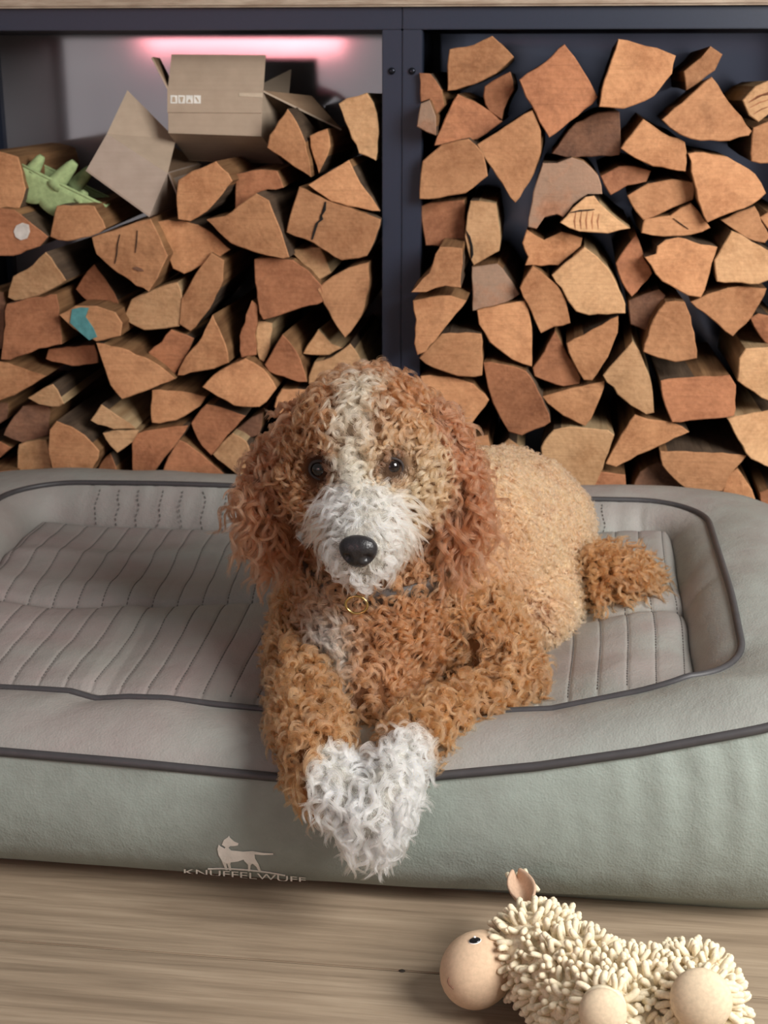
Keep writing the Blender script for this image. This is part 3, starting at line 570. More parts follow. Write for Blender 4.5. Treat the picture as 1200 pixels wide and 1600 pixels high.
# pink light tube on the far side of the room, seen only mirrored in the glossy back sheet
pl = empty('tube_lamp', (-1.2, -3.3, .93), 'pink glowing tube lamp mirrored in the glossy back of the left rack', 'lamp')
t = NT('pink_tube_glow'); t.b.inputs['Base Color'].default_value = (1, .5, .5, 1); t.b.inputs['Emission Color'].default_value = (1, .36, .38, 1); t.b.inputs['Emission Strength'].default_value = 14.0; M['glow'] = t.m
tube('glow_tube', [(-1.80, -3.3, 1.01), (-.95, -3.3, 1.01)], .07, pl, M['glow'], 16)
box('lamp_bracket', -1.85, -.90, -3.40, -3.37, .97, 1.05, pl, M['steel'], .003)
box('lamp_stand', -1.40, -1.34, -3.40, -3.37, 0.0, .97, pl, M['steel'], .003)
# ------------------------------------------------------------------ dog bed
from mathutils.bvhtree import BVHTree
def sstep(a, b, x): t_ = np.clip((x-a)/(b-a), 0, 1); return t_*t_*(3-2*t_)
def rrect(x0, x1, y0, y1, r, ns=(110, 64), nc=22):
    """rounded rectangle, counter-clockwise, starting on the front side at the left"""
    P = []
    def side(a, b, n): P.extend([np.array(a)+(np.array(b)-np.array(a))*i/n for i in range(n)])
    def corner(c, a0): P.extend([np.array(c)+r*np.array([math.cos(a0+math.pi/2*i/nc), math.sin(a0+math.pi/2*i/nc)]) for i in range(nc)])
    side((x0+r, y0), (x1-r, y0), ns[0]); corner((x1-r, y0+r), -math.pi/2)
    side((x1, y0+r), (x1, y1-r), ns[1]); corner((x1-r, y1-r), 0)
    side((x1-r, y1), (x0+r, y1), ns[0]); corner((x0+r, y1-r), math.pi/2)
    side((x0, y1-r), (x0, y0+r), ns[1]); corner((x0+r, y0+r), math.pi)
    return np.array(P)
def prof(pix, Y):
    q = np.array([onY(x, y, Y) for x, y in pix]); return q[:, 0], q[:, 2]
OX, OZ = prof([(-150,1163),(0,1175),(200,1192),(430,1215),(550,1219),(670,1214),(840,1198),(1000,1175),(1200,1138),(1320,1115)], -.905)
IX, IZ = prof([(-150,1062),(0,1076),(60,1079),(110,1082),(150,1094),(200,1091),(260,1093),(340,1103),(430,1112),(620,1120),(860,1110),(1000,1082),(1075,1062)], -.79)
def z_outer(p):
    x, y = p[:, 0], p[:, 1]; zf = np.interp(x, OX, OZ); zo = .215 + .01*sstep(-.2, .35, x)
    w = sstep(-.62, -.86, y); return zf*w + zo*(1-w)
def z_inner(p):
    x, y = p[:, 0], p[:, 1]; zf = np.interp(x, IX, IZ); zo = .262 + .003*np.sin(x*9)
    w = sstep(-.55, -.775, y); return zf*w + zo*(1-w)
bed = empty('dog_bed', (-.30, -.45, 0), 'large taupe grey faux leather dog bed with dark piping in front of the racks', 'dog bed')
def loft(name, loops, mat, wr=.0, freq=9.0, seed=0):
    n = len(loops[0]); V = np.vstack(loops).copy()
    if wr:
        for i in range(n, len(V)-n):
            q = Vector(V[i])*freq + Vector((seed, 0, 0)); V[i] += np.array([mnoise.noise(q), mnoise.noise(q + Vector((31.7, 0, 5.3))), mnoise.noise(q + Vector((0, 17.1, 43.9)))])*wr*(1 if i >= 3*n else .35)
    Fc = [(k*n+i, k*n+(i+1) % n, (k+1)*n+(i+1) % n, (k+1)*n+i) for k in range(len(loops)-1) for i in range(n)]
    return pydata(name, V, Fc, bed, mat, True)
def loop3(rect, z): 
    p = rrect(*rect); zz = z(p) if callable(z) else np.full(len(p), z); return np.column_stack([p, zz])
def gather(p, amp):
    """small vertical gathers of the cover beneath the piping on the right"""
    a = amp*sstep(-.02, .2, p[:, 0])*np.sin(p[:, 0]*2*math.pi/.034 + 2*np.sin(p[:, 0]*23) + p[:, 1]*90)
    q = p.copy(); q[:, 1] += a*sstep(-.6, -.8, p[:, 1]); return q
Louter = loop3((-1.02, .40, -.905, -.055, .19), z_outer)
wall_rects = [((-1.0, .39, -.862, -.06, .17), 0.0), ((-1.02, .41, -.884, -.05, .18), .02), ((-1.035, .425, -.902, -.04, .19), .16), ((-1.045, .435, -.915, -.035, .195), .34),
              ((-1.048, .438, -.920, -.03, .2), .52), ((-1.045, .433, -.919, -.032, .2), .70), ((-1.037, .422, -.913, -.04, .195), .86), ((-1.028, .41, -.908, -.048, .19), .95)]
wl = []
for i, (rc, fz) in enumerate(wall_rects):
    p = rrect(*rc); z = Louter[:, 2]*fz if i > 1 else np.full(len(p), fz)
    wl.append(gather(np.column_stack([p, z]), [0, 0, 0, .0006, .001, .0018, .0026, .0022][i]))
wl.append(Louter)
wall_o = loft('outer_wall', wl, M['leather_wall'], .0030, 11)
Linner = loop3((-.83, .228, -.79, -.2, .10), z_inner)
rl = [Louter]
for s, up in ((.07, .012), (.16, .020), (.28, .026), (.42, .028), (.56, .027), (.70, .022), (.83, .014), (.93, .006)):
    q = Louter*(1-s) + Linner*s; fr = 1 - sstep(-.6, -.8, q[:, 1])
    q[:, 2] += up*(.55 + .35*fr); rl.append(q)
rl.append(Linner)
loft('rim', rl, M['leather_rim'], .004, 13, 3)
# mattress height
BX = np.array([-.79, -.65, -.49, -.2, .0, .17]); BZ = np.array([.224, .212, .207, .212, .226, .240])
def z_mat(x, y):
    zb = np.interp(x, BX, BZ); zf = np.interp(x, IX, IZ) - .010; zf = zf + (.204-zf)*sstep(.02, .16, x)
    v = np.clip((y+.76)/(.515), 0, 1); z = zf*(1-v) + zb*v
    # crosswise fold of the cushion and soft waves
    yf = -.53 + .02*np.sin(x*4) + .10*sstep(-.75, -.2, x)*(1-sstep(-.2, .1, x))
    z = z - .007*np.exp(-((y-yf)/.010)**2) + .006*np.exp(-((y-yf-.045)/.035)**2) + .005*np.exp(-((y-yf+.05)/.04)**2)
    z = z + .004*np.exp(-((y+.36+.05*np.sin(x*5))/.018)**2)*sstep(-.3, -.6, x) + .003*np.sin(x*11+1)*np.sin(y*17) + .0025*np.sin(x*19+y*26)
    z = z - .03*np.exp(-((x+.08)/.16)**2 - ((y+.5)/.2)**2)
    return z
Lbot = loop3((-.787, .178, -.757, -.243, .035), lambda p: z_mat(p[:, 0], p[:, 1]) - .018)
il = [Linner]
for s, o in ((.12, .006), (.3, .010), (.5, .011), (.7, .009), (.88, .005)):
    q = Linner*(1-s) + Lbot*s; c = np.array([-.3, -.5]); d = c - q[:, :2]; d /= np.linalg.norm(d, axis=1)[:, None]
    q[:, :2] += d*o*.8; q[:, 2] += o*.5
    # quilted grooves on the back wall
    bk = sstep(-.33, -.28, q[:, 1])*(np.abs(q[:, 0]+.3) < .44)
    q[:, 1] += bk*.004*np.exp(-((np.mod(q[:, 0]+.017, .034)-.017)/.0045)**2)
    il.append(q)
il.append(Lbot)
wall_i = loft('inner_wall', il, M['leather_rim'], .003, 15, 9)
# mattress
nxm, nym = 560, 130
gx = np.linspace(-.790, .181, nxm+1); gy = np.linspace(-.768, -.240, nym+1); X, Y = np.meshgrid(gx, gy)
SP = .0335
ed = np.minimum(np.minimum(X-gx[0], gx[-1]-X), np.minimum(Y-gy[0], gy[-1]-Y)); 
ph = np.mod(X + .004*np.sin(Y*14), SP)/SP
Z = z_mat(X, Y) - .022*(1-np.sqrt(np.clip(1-(1-np.clip(ed/.03, 0, 1))**2, 0, 1)))
Z += .0009*np.sqrt(np.clip(np.sin(math.pi*ph), 0, 1)) - .0012*np.exp(-(np.minimum(ph, 1-ph)*SP/.002)**2)
Vm = np.column_stack([X.ravel(), Y.ravel(), Z.ravel()])
for i in range(0, len(Vm)): 
    Vm[i, 2] += .0022*mnoise.noise(Vector((Vm[i, 0]*16, Vm[i, 1]*22, 3)))
Fm = [(j*(nxm+1)+i, j*(nxm+1)+i+1, (j+1)*(nxm+1)+i+1, (j+1)*(nxm+1)+i) for j in range(nym) for i in range(nxm)]
mat_o = pydata('mattress', Vm, Fm, bed, M['leather_mat'], True)
# stitching: short dark thread dashes in the grooves, one line per seam
bvm = BVHTree.FromPolygons([Vector(v) for v in Vm], Fm)
dash_v, dash_f = [], []
line = 0
xs = math.ceil(gx[0]/SP)*SP
while xs < gx[-1]-.01:
    V, Fc = [], []
    y = gy[0]+.03
    while y < gy[-1]-.02:
        for_pts = []
        for yy in (y, y+.0036):
            xx = xs - .004*math.sin(yy*14); h = bvm.ray_cast(Vector((xx, yy, 1)), Vector((0, 0, -1)))[0]
            if h: for_pts.append(np.array(h)+[0, 0, .0004])
        if len(for_pts) == 2:
            v, f = tube_data(for_pts, .00075, 4); b = len(V); V += v; Fc += [tuple(q+b for q in ff) for ff in f]
        y += .0062
    pydata('stitching', V, Fc, mat_o, M['thread']); xs += SP
# stitch lines on the back inner wall
pts = [np.array(l) for l in il]
for c in range(24):
    xt = -.70 + .034*c + .0
    idx = [int(np.argmin(np.hypot(l[:, 0]-xt, (l[:, 1]+.22)*1.0))) for l in il]
    V, Fc = [], []
    for a in range(1, len(il)-1):
        p, q = il[a][idx[a]], il[a+1][idx[a+1]]
        for s in (0.1, .6):
            v, f = tube_data([p+(q-p)*s+[0, -.002, 0], p+(q-p)*(s+.28)+[0, -.002, 0]], .0007, 4); b = len(V); V += v; Fc += [tuple(w+b for w in ff) for ff in f]
    pydata('stitching', V, Fc, wall_i, M['thread'])
tube('outer_piping', Louter + [0, -.001, .001], .0052, bed, M['piping'], 8, True)
tube('inner_piping', Linner + [0, 0, .0015], .0044, bed, M['piping'], 8, True)
# printed emblem and lettering low on the front
Wv = np.vstack(wl); nW = len(Louter)
bvw = BVHTree.FromPolygons([Vector(v.co) for v in wall_o.data.vertices], [tuple(p.vertices) for p in wall_o.data.polygons])
def on_wall(x, y, lift=.0012):
    h = None
    while h is None:                                  # below the wall's foot: take the foot itself
        d = Vector(ray(x, y)).normalized(); h, n, i, t_ = bvw.ray_cast(Vector(CAM), d); y -= .5
    if n.dot(d) > 0: n = -n
    return np.array(h) + np.array(n)*lift
def wall_shape(name, pix, parent, mat, lift=.0012):
    bm = bmesh.new(); vs_ = [bm.verts.new((x, -y, 0)) for x, y in pix]
    es = [bm.edges.new((vs_[i], vs_[(i+1) % len(vs_)])) for i in range(len(vs_))]
    bmesh.ops.triangle_fill(bm, use_beauty=True, edges=es)
    bmesh.ops.subdivide_edges(bm, edges=bm.edges[:], cuts=1)
    for v in bm.verts: v.co = Vector(on_wall(v.co.x, -v.co.y, lift))
    bmesh.ops.recalc_face_normals(bm, faces=bm.faces)
    me = bpy.data.meshes.new(name); bm.to_mesh(me); bm.free(); o = link(name, me, parent, mat)
    sd = o.modifiers.new('ink', 'SOLIDIFY'); sd.thickness = .0006; sd.offset = 1; return o
em = [(347,1319),(350,1312),(356,1308),(358,1305),(360,1309),(366,1314),(373,1317),(372,1320),(365,1321),(360,1321),(357,1324),(361,1328),(380,1330),(395,1329),(412,1332),(427,1332.5),(427,1334.5),(410,1335),(398,1334),(399,1341),(404,1349),(408,1360),(405,1361),(401,1353),(395,1348),(392,1350),(391,1360),(388,1360),(388,1350),(382,1344),(381,1342),(372,1345),(361,1346),(360,1350),(362,1358),(359,1359),(355,1347),(354,1350),(356,1358),(353,1358),(347,1344),(342,1335),(340,1326),(342,1319),(345,1322),(351,1325),(353,1323)]
tag(wall_shape('emblem', em, wall_o, M['print']), 'small white printed standing dog emblem')
arc = [(325,1355.8),(345,1355.2),(365,1355.8),(390,1357.6),(420,1361.2),(446,1366)]
wall_shape('emblem_line', arc + [(x, y+1.8) for x, y in arc[::-1]], wall_o, M['print'])
fc = bpy.data.curves.new('lettering', 'FONT'); fc.body = 'KNUFFELWUFF'; fc.size = 1.0; fc.resolution_u = 3
fo = bpy.data.objects.new('lettering_source', fc); COL.objects.link(fo); bpy.context.view_layer.update()
me = bpy.data.meshes.new_from_object(fo.evaluated_get(bpy.context.evaluated_depsgraph_get())); bpy.data.objects.remove(fo)
bm = bmesh.new(); bm.from_mesh(me); bmesh.ops.triangulate(bm, faces=bm.faces); bmesh.ops.subdivide_edges(bm, edges=bm.edges[:], cuts=1)
xs_ = [v.co.x for v in bm.verts]; ys_ = [v.co.y for v in bm.verts]
for v in bm.verts:
    u = (v.co.x-min(xs_))/(max(xs_)-min(xs_)); w = (v.co.y-min(ys_))/(max(ys_)-min(ys_))
    px = 288 + 190*u; top = 1355.5 + 13.5*u - 2.0*(1-(2*u-1)**2)
    base = 1363.5 + 13.5*u                                # about where the wall meets the floor
    a = None; y_ = top + (base-top)*(1-w)
    while a is None and y_ > top-8: a = on_wall(px, y_, .0022); y_ -= .5
    v.co = Vector(a)
me2 = bpy.data.meshes.new('lettering'); bm.to_mesh(me2); bm.free()
tag(link('lettering', me2, wall_o, M['print']), 'white printed lettering under the dog emblem')
# ------------------------------------------------------------------ the dog
HX = -.213                                         # middle of the head
dog = empty('dog', (-.12, -.55, .17), 'curly apricot brown dog with white muzzle, blaze and paws lying on the bed', 'dog')
# (region, points with radii) - every chain is a tapered limb; all are fused into one skin
CH = [
 ('body', [((-.165,-.60,.295),.105), ((-.112,-.49,.288),.122), ((-.062,-.39,.268),.120), ((-.034,-.325,.250),.100)]),
 ('body', [((-.02,-.36,.22),.090), ((-.012,-.45,.210),.075), ((-.028,-.54,.205),.062)]),
 ('body', [((-.20,-.63,.26),.092), ((-.17,-.56,.26),.10)]),
 ('chest', [((-.205,-.665,.285),.088), ((-.205,-.685,.235),.088), ((-.205,-.69,.195),.078)]),
 ('chest', [((-.205,-.70,.20),.070), ((-.200,-.752,.195),.052), ((-.197,-.79,.192),.036)]),
 ('neck', [((-.21,-.655,.40),.066), ((-.20,-.65,.32),.074)]),
 ('legr', [((-.125,-.62,.26),.070), ((-.065,-.665,.205),.052), ((-.028,-.705,.182),.030), ((-.075,-.775,.190),.028), ((-.125,-.855,.198),.027), ((-.148,-.925,.195),.024)]),
 ('pawr', [((-.148,-.925,.195),.024), ((-.156,-.960,.175),.028), ((-.168,-.972,.152),.031), ((-.172,-.974,.138),.026)]),
 ('legl', [((-.275,-.63,.25),.052), ((-.285,-.70,.215),.040), ((-.274,-.775,.200),.033), ((-.252,-.86,.200),.034), ((-.232,-.93,.190),.031)]),
 ('pawl', [((-.232,-.93,.190),.031), ((-.212,-.962,.176),.027), ((-.196,-.972,.166),.022)]),
 ('tail', [((.0,-.38,.215),.040), ((.050,-.45,.216),.046), ((.080,-.46,.222),.047), ((.100,-.46,.228),.038)]),
 ('skull', [((HX,-.665,.465),.082), ((HX,-.69,.455),.083)]),
 ('skull', [((HX-.035,-.70,.44),.058), ((HX+.035,-.70,.44),.058)]),
 ('muzzle', [((HX+.003,-.715,.425),.055), ((HX+.008,-.765,.402),.048), ((HX+.011,-.803,.386),.037), ((HX+.012,-.821,.386),.023)]),
 ('chin', [((HX+.006,-.73,.385),.040), ((HX+.010,-.775,.362),.028), ((HX+.011,-.797,.355),.020)]),
 ('earl', [((HX-.066,-.668,.486),.030), ((HX-.098,-.674,.448),.029), ((HX-.118,-.682,.405),.027), ((HX-.112,-.688,.365),.020)]),
 ('earr', [((HX+.066,-.664,.488),.030), ((HX+.097,-.672,.448),.029), ((HX+.110,-.678,.405),.027), ((HX+.102,-.684,.365),.020)]),
]
bm = bmesh.new()
for reg, ch in CH:
    for a in range(len(ch)-1):
        (p, r1), (q, r2) = ch[a], ch[a+1]; p, q = np.array(p), np.array(q)
        n = max(2, int(np.linalg.norm(q-p)/.012))
        for i in range(n+1):
            s = i/n; c = p+(q-p)*s; bmesh.ops.create_icosphere(bm, subdivisions=2, radius=r1+(r2-r1)*s, matrix=Matrix.Translation(Vector(c)))
me = bpy.data.meshes.new('body'); bm.to_mesh(me); bm.free()
tmp = bpy.data.objects.new('body_source', me); COL.objects.link(tmp)
rm = tmp.modifiers.new('fuse', 'REMESH'); rm.mode = 'VOXEL'; rm.voxel_size = .005
sm = tmp.modifiers.new('smooth', 'SMOOTH'); sm.iterations = 8; sm.factor = .6
bpy.context.view_layer.update()
me2 = bpy.data.meshes.new_from_object(tmp.evaluated_get(bpy.context.evaluated_depsgraph_get())); bpy.data.objects.remove(tmp); me2.name = 'body'
me2.polygons.foreach_set('use_smooth', [True]*len(me2.polygons))
nv = len(me2.vertices); BV = np.empty(nv*3); me2.vertices.foreach_get('co', BV); BV = BV.reshape(-1, 3)
me2.calc_loop_triangles(); nt = len(me2.loop_triangles); TR = np.empty(nt*3, int); me2.loop_triangles.foreach_get('vertices', TR); TR = TR.reshape(-1, 3)
inb = (BV[:, 0] > -.78) & (BV[:, 0] < .17) & (BV[:, 1] > -.755) & (BV[:, 1] < -.25)
zm_ = z_mat(BV[:, 0], BV[:, 1]) + .002; lowv = inb & (BV[:, 2] < zm_); BV[lowv, 2] = zm_[lowv]     # the belly rests flat on the cushion
me2.vertices.foreach_set('co', BV.ravel()); me2.update()
BN = np.empty(nv*3); me2.vertices.foreach_get('normal', BN); BN = BN.reshape(-1, 3)
REGS = list(dict.fromkeys(r for r, _ in CH))
def region_dist(P):
    D = np.full((len(P), len(REGS)), 9.0)
    for reg, ch in CH:
        k = REGS.index(reg)
        for a in range(len(ch)-1):
            (p, r1), (q, r2) = ch[a], ch[a+1]; p, q = np.array(p), np.array(q); d = q-p
            s = np.clip(((P-p)@d)/(d@d), 0, 1); D[:, k] = np.minimum(D[:, k], np.linalg.norm(P-(p+s[:, None]*d), axis=1)-(r1+(r2-r1)*s))
    return D
EYES = [onY(501, 733, -.752), onY(612, 729, -.752)]; NOSE = np.array([HX+.012, -.838, .392])
WHITE = np.array(srgb(255, 249, 236)[:3]); CREAM = np.array(srgb(226, 194, 156)[:3]); GOLD = np.array(srgb(226, 160, 120)[:3]); BROWN = np.array(srgb(150, 101, 68)[:3]); RED = np.array(srgb(142, 92, 65)[:3]); LEG = np.array(srgb(148, 102, 66)[:3])
def lerp(a, b, w): return a*(1-w[:, None]) + b*w[:, None]
def colour(P, reg):
    """coat colour of the animal by place on its body"""
    C = np.zeros((len(P), 3)); R = np.array(REGS)[reg]
    for n_, c in (('body', GOLD), ('chest', BROWN), ('neck', BROWN), ('legr', LEG), ('legl', LEG), ('pawr', WHITE), ('pawl', WHITE), ('tail', LEG), ('skull', BROWN), ('muzzle', CREAM), ('chin', CREAM), ('earl', RED), ('earr', RED)): C[R == n_] = c
    x, y, z = P[:, 0], P[:, 1], P[:, 2]; hx = x-HX
    head = np.isin(R, ['skull', 'muzzle', 'chin']); face = np.isin(R, ['skull'])
    # reddish crown, lighter face, white blaze from crown to nose, white moustache and chin
    w = np.where(face, sstep(.50, .545, z)*.5, 0); C = lerp(C, RED, w)
    w = np.where(head, np.exp(-((hx-.045)/.05)**2-((z-.45)/.045)**2)*.6*(y < -.70), 0); C = lerp(C, CREAM, w)
    w = np.where(head, sstep(.026, .010, np.abs(hx+.004-.0*z))*sstep(-.66, -.70, y)*(.6+.4*sstep(.50, .46, z)), 0); C = lerp(C, lerp(np.tile(CREAM, (len(P), 1)), WHITE, .25+.75*sstep(.45, .42, z)), w)
    mz = np.isin(R, ['muzzle', 'chin'])
    w = np.where(mz, sstep(.06, .035, np.abs(hx-.012))*sstep(-.745, -.785, y), 0); C = lerp(C, WHITE, w*.85)
    w = np.where(mz, sstep(.030, .052, np.abs(hx-.006))*.75, 0); C = lerp(C, GOLD, w)
    # dark rims round the eyes
    for e in EYES:
        d = np.linalg.norm(P-e, axis=1); C = lerp(C, np.array(srgb(84, 56, 42)[:3]), sstep(.024, .013, d)*head*.85)
    # white patch on the chest, white creeping up the front legs
    w = np.exp(-((x+.245)/.022)**2-((z-.235)/.045)**2)*np.isin(R, ['chest'])*(y < -.70)*.9; C = lerp(C, WHITE, w)
    w = np.where(R == 'legr', sstep(-.895, -.925, y), 0); C = lerp(C, WHITE, w)
    w = np.where(R == 'pawl', sstep(-.222, -.234, x), 0); C = lerp(C, LEG, w)
    w = np.where(R == 'body', sstep(.28, .18, z)*.30, 0); C = lerp(C, CREAM, w)
    w = np.where(R == 'body', sstep(-.52, -.62, y)*.55, 0); C = lerp(C, BROWN, w)
    return C
reg_v = np.argmin(region_dist(BV), axis=1)
ca = me2.attributes.new('coat', 'FLOAT_COLOR', 'POINT'); cv = colour(BV, reg_v)*.35  # skin darkened: the shade between the curls is put into its colour
ca.data.foreach_set('color', np.column_stack([cv, np.ones(nv)]).ravel())
t = NT('dog_skin_gap_shade'); at = t.n('ShaderNodeAttribute', attribute_name='coat'); n_ = t.noise(t.coord(), 160, 4)
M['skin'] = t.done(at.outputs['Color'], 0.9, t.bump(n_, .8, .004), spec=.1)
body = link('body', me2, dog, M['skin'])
# eyes, nose, collar
t = NT('dog_eye'); M['eye'] = t.done(srgb(20, 13, 11), .06, spec=.6)
t = NT('dog_nose'); vo = t.n('ShaderNodeTexVoronoi'); vo.inputs['Scale'].default_value = 420; t.l(t.coord(), vo.inputs['Vector']); M['nose'] = t.done(srgb(34, 32, 34), .34, t.bump(vo.outputs['Distance'], .25, .001), spec=.5)
M['lid'] = plain('dog_eyelid', srgb(40, 30, 27), .7)
for e in EYES:
    ey_ = ellipsoid('eye', e + np.array([0, .001, 0]), (.0105, .0095, .0100), dog, M['eye'], None, 24, 16)
    rim_ = [e + np.array([.0125*math.cos(a), -.004 + .004*abs(math.cos(a)), .0105*math.sin(a)]) for a in np.linspace(0, 2*math.pi, 28, endpoint=False)]
    tube('eyelid', rim_, .0018, ey_, M['lid'], 6, True)
# nose: a rounded wedge, wide on top, with two nostrils and a groove
V, Fc = ellipsoid_data((0, 0, 0), (.0205, .0135, .0188), None, 40, 24)
for v in V:
    x, y, z = v; v[0] *= 1.0 + .22*(z/.0188); v[1] -= .002*(z/.0188)
    if y < 0:
        for sx in (-1, 1):
            d = math.hypot((x - sx*.0105)/.0048, (z + .004)/.0038); v[1] += .0075*math.exp(-d*d)
        v[1] += .0022*math.exp(-(x/.0016)**2)*(1 if z < .004 else .3)
V = V + NOSE; pydata('nose', V, Fc, dog, M['nose'], True)
tube('mouth_line', [NOSE + np.array([dx, .010 + abs(dx)*.35, -.0185 - .12*abs(dx)]) for dx in np.linspace(-.022, .022, 13)], .0016, dog, M['nose'], 6)
M['collar'] = plain('collar_leather', srgb(54, 42, 36), .5); M['brass'] = plain('brass_ring', srgb(196, 168, 108), .25, 1.0)
cp = []
for a in np.linspace(0, 2*math.pi, 56, endpoint=False): cp.append(np.array([-.203 + .088*math.cos(a), -.664 + .085*math.sin(a), .322 - .018*-math.sin(a)]))
V, Fc = [], []
n = len(cp); ctr_ = np.mean(cp, 0)
for p in cp:
    o_ = (p-ctr_); o_[2] = 0; o_ /= np.linalg.norm(o_)
    V += [p+np.array([0, 0, -.011]), p+np.array([0, 0, .011]), p+o_*.0035+np.array([0, 0, .011]), p+o_*.0035+np.array([0, 0, -.011])]
for i in range(n):
    j = (i+1) % n
    for k in range(4): Fc.append((i*4+k, i*4+(k+1) % 4, j*4+(k+1) % 4, j*4+k))
collar = pydata('collar', V, Fc, dog, M['collar'], True); tag(collar, 'dark brown leather collar')
rc = onY(557, 945, -.772)
tag(tube('ring', [rc + np.array([.0125*math.cos(a), -.006*math.sin(a)*0, .0105*math.sin(a)]) for a in np.linspace(0, 2*math.pi, 30, endpoint=False)], .0016, collar, M['brass'], 8, True), 'brass collar ring')

# ---- coat: curls as bundles of hair strands
t = NT('dog_fur'); at = t.n('ShaderNodeAttribute', attribute_name='tint')
hb = t.n('ShaderNodeBsdfHairPrincipled'); hb.parametrization = 'COLOR'; hb.inputs['Roughness'].default_value = .45; hb.inputs['Radial Roughness'].default_value = .55
t.l(at.outputs['Color'], hb.inputs['Color']); out = t.t.nodes['Material Output']; t.l(hb.outputs[0], out.inputs['Surface']); M['fur'] = t.m
tri = BV[TR]; ta = .5*np.linalg.norm(np.cross(tri[:, 1]-tri[:, 0], tri[:, 2]-tri[:, 0]), axis=1)
NS = 60000
pick = rng.choice(nt, NS, p=ta/ta.sum()); u, v = rng.random(NS), rng.random(NS); fl = u+v > 1; u[fl] = 1-u[fl]; v[fl] = 1-v[fl]
RP = tri[pick, 0] + (tri[pick, 1]-tri[pick, 0])*u[:, None] + (tri[pick, 2]-tri[pick, 0])*v[:, None]
RN = BN[TR[pick, 0]]*(1-u-v)[:, None] + BN[TR[pick, 1]]*u[:, None] + BN[TR[pick, 2]]*v[:, None]; RN /= np.linalg.norm(RN, axis=1)[:, None]
RD = region_dist(RP); RR = np.argmin(RD, axis=1); AREA = ta.sum()
print('dog area', AREA, 'verts', nv)
def fur(name, regs, density, L, curl, turns, lift, clump, strands, K, rad, comb, mask=None, parent=None, label=None, cvar=.16, tipc=1.25, wob=.35, shape=None):
    """density: curls per m2; L length; curl radius; lift: how far the axis stands off the skin"""
    ok = np.isin(np.array(REGS)[RR], regs)
    if mask is not None: ok &= mask(RP)
    idx = np.nonzero(ok)[0]; keep = min(1.0, density*AREA/NS); idx = idx[rng.random(len(idx)) < keep]
    P, N, reg = RP[idx], RN[idx], RR[idx]; n = len(P)
    if n == 0: return None
    g = comb(P, N); g = g - N*np.sum(g*N, 1)[:, None]; g += rng.normal(0, wob, (n, 3)); g = g - N*np.sum(g*N, 1)[:, None]; g /= np.linalg.norm(g, axis=1)[:, None]+1e-9
    ax = N*lift + g*(1-lift)*1.2; ax /= np.linalg.norm(ax, axis=1)[:, None]
    ln = (L(P) if callable(L) else np.full(n, L))*rng.uniform(.75, 1.25, n); cr = (curl(P) if callable(curl) else np.full(n, curl))*rng.uniform(.7, 1.3, n)
    e1 = np.cross(ax, N); bad = np.linalg.norm(e1, axis=1) < .05; e1[bad] = np.cross(ax[bad], [.3, .5, .8]); e1 /= np.linalg.norm(e1, axis=1)[:, None]; e2 = np.cross(ax, e1)
    ph = rng.uniform(0, 2*math.pi, n); tn = turns*rng.uniform(.75, 1.3, n)*np.where(rng.random(n) < .5, 1, -1)
    tt = np.linspace(0, 1, K)
    S = strands
    # strand scatter inside the curl
    ang = rng.uniform(0, 2*math.pi, (n, S)); rd = clump*np.sqrt(rng.random((n, S)))
    T1 = e1; T2 = np.cross(N, T1)
    off = (T1[:, None]*(rd*np.cos(ang))[..., None] + T2[:, None]*(rd*np.sin(ang))[..., None])
    dph = rng.normal(0, .16, (n, S)); dr = rng.uniform(.85, 1.18, (n, S)); dl = rng.uniform(.88, 1.06, (n, S))
    a = ph[:, None, None] + dph[..., None] + 2*math.pi*tn[:, None, None]*tt*dl[..., None]
    ramp = np.minimum(1, tt*2.5)*(1-.25*tt)
    rr = (cr[:, None]*dr)[..., None]*ramp
    sag = -.28*ln[:, None, None]*(tt**2)          # hair bends down under its weight
    pos = P[:, None, None] + off[:, :, None]*(1-.72*np.minimum(1, tt*1.8))[None, None, :, None]
    pos = pos + ax[:, None, None]*((ln[:, None]*dl)[..., None]*tt)[..., None]
    pos = pos + (e1[:, None, None]*((np.cos(a)-np.cos(a[..., :1]))*rr)[..., None] + e2[:, None, None]*((np.sin(a)-np.sin(a[..., :1]))*rr)[..., None])
    pos[..., 2] += sag*.6
    pos = pos + np.cumsum(rng.normal(0, .00013, pos.shape), axis=2)
    if shape is not None: pos = shape(pos)
    C = colour(P, reg); C = C*np.clip(rng.normal(1, cvar, (n, 1)), .55, 1.5)
    C = np.clip(C[:, None]*np.clip(rng.normal(1, .09, (n, S, 1)), .7, 1.35), .01, .95)
    hc = bpy.data.hair_curves.new(name); hc.add_curves([K]*(n*S))
    hc.attributes['position'].data.foreach_set('vector', pos.astype(np.float32).ravel())
    ra = hc.attributes.get('radius') or hc.attributes.new('radius', 'FLOAT', 'POINT')
    ra.data.foreach_set('value', np.tile((rad*(1-.7*tt**2)).astype(np.float32), n*S))
    ti = hc.attributes.new('tint', 'FLOAT_COLOR', 'CURVE'); ti.data.foreach_set('color', np.column_stack([C.reshape(-1, 3), np.ones(n*S)]).astype(np.float32).ravel())
    hc.materials.append(M['fur'])
    o = bpy.data.objects.new(name, hc); COL.objects.link(o); o.parent = body; o.matrix_basis = (dog.matrix_basis @ body.matrix_basis).inverted() if False else Matrix.Identity(4)
    o['kind'] = 'stuff'
    if label: o['label'] = label
    print(name, n, 'curls', n*S, 'strands'); return o
DOWN = np.array([0, 0, -1.0])
away = lambda P, c: (P-c)/(np.linalg.norm(P-c, axis=1)[:, None]+1e-9)
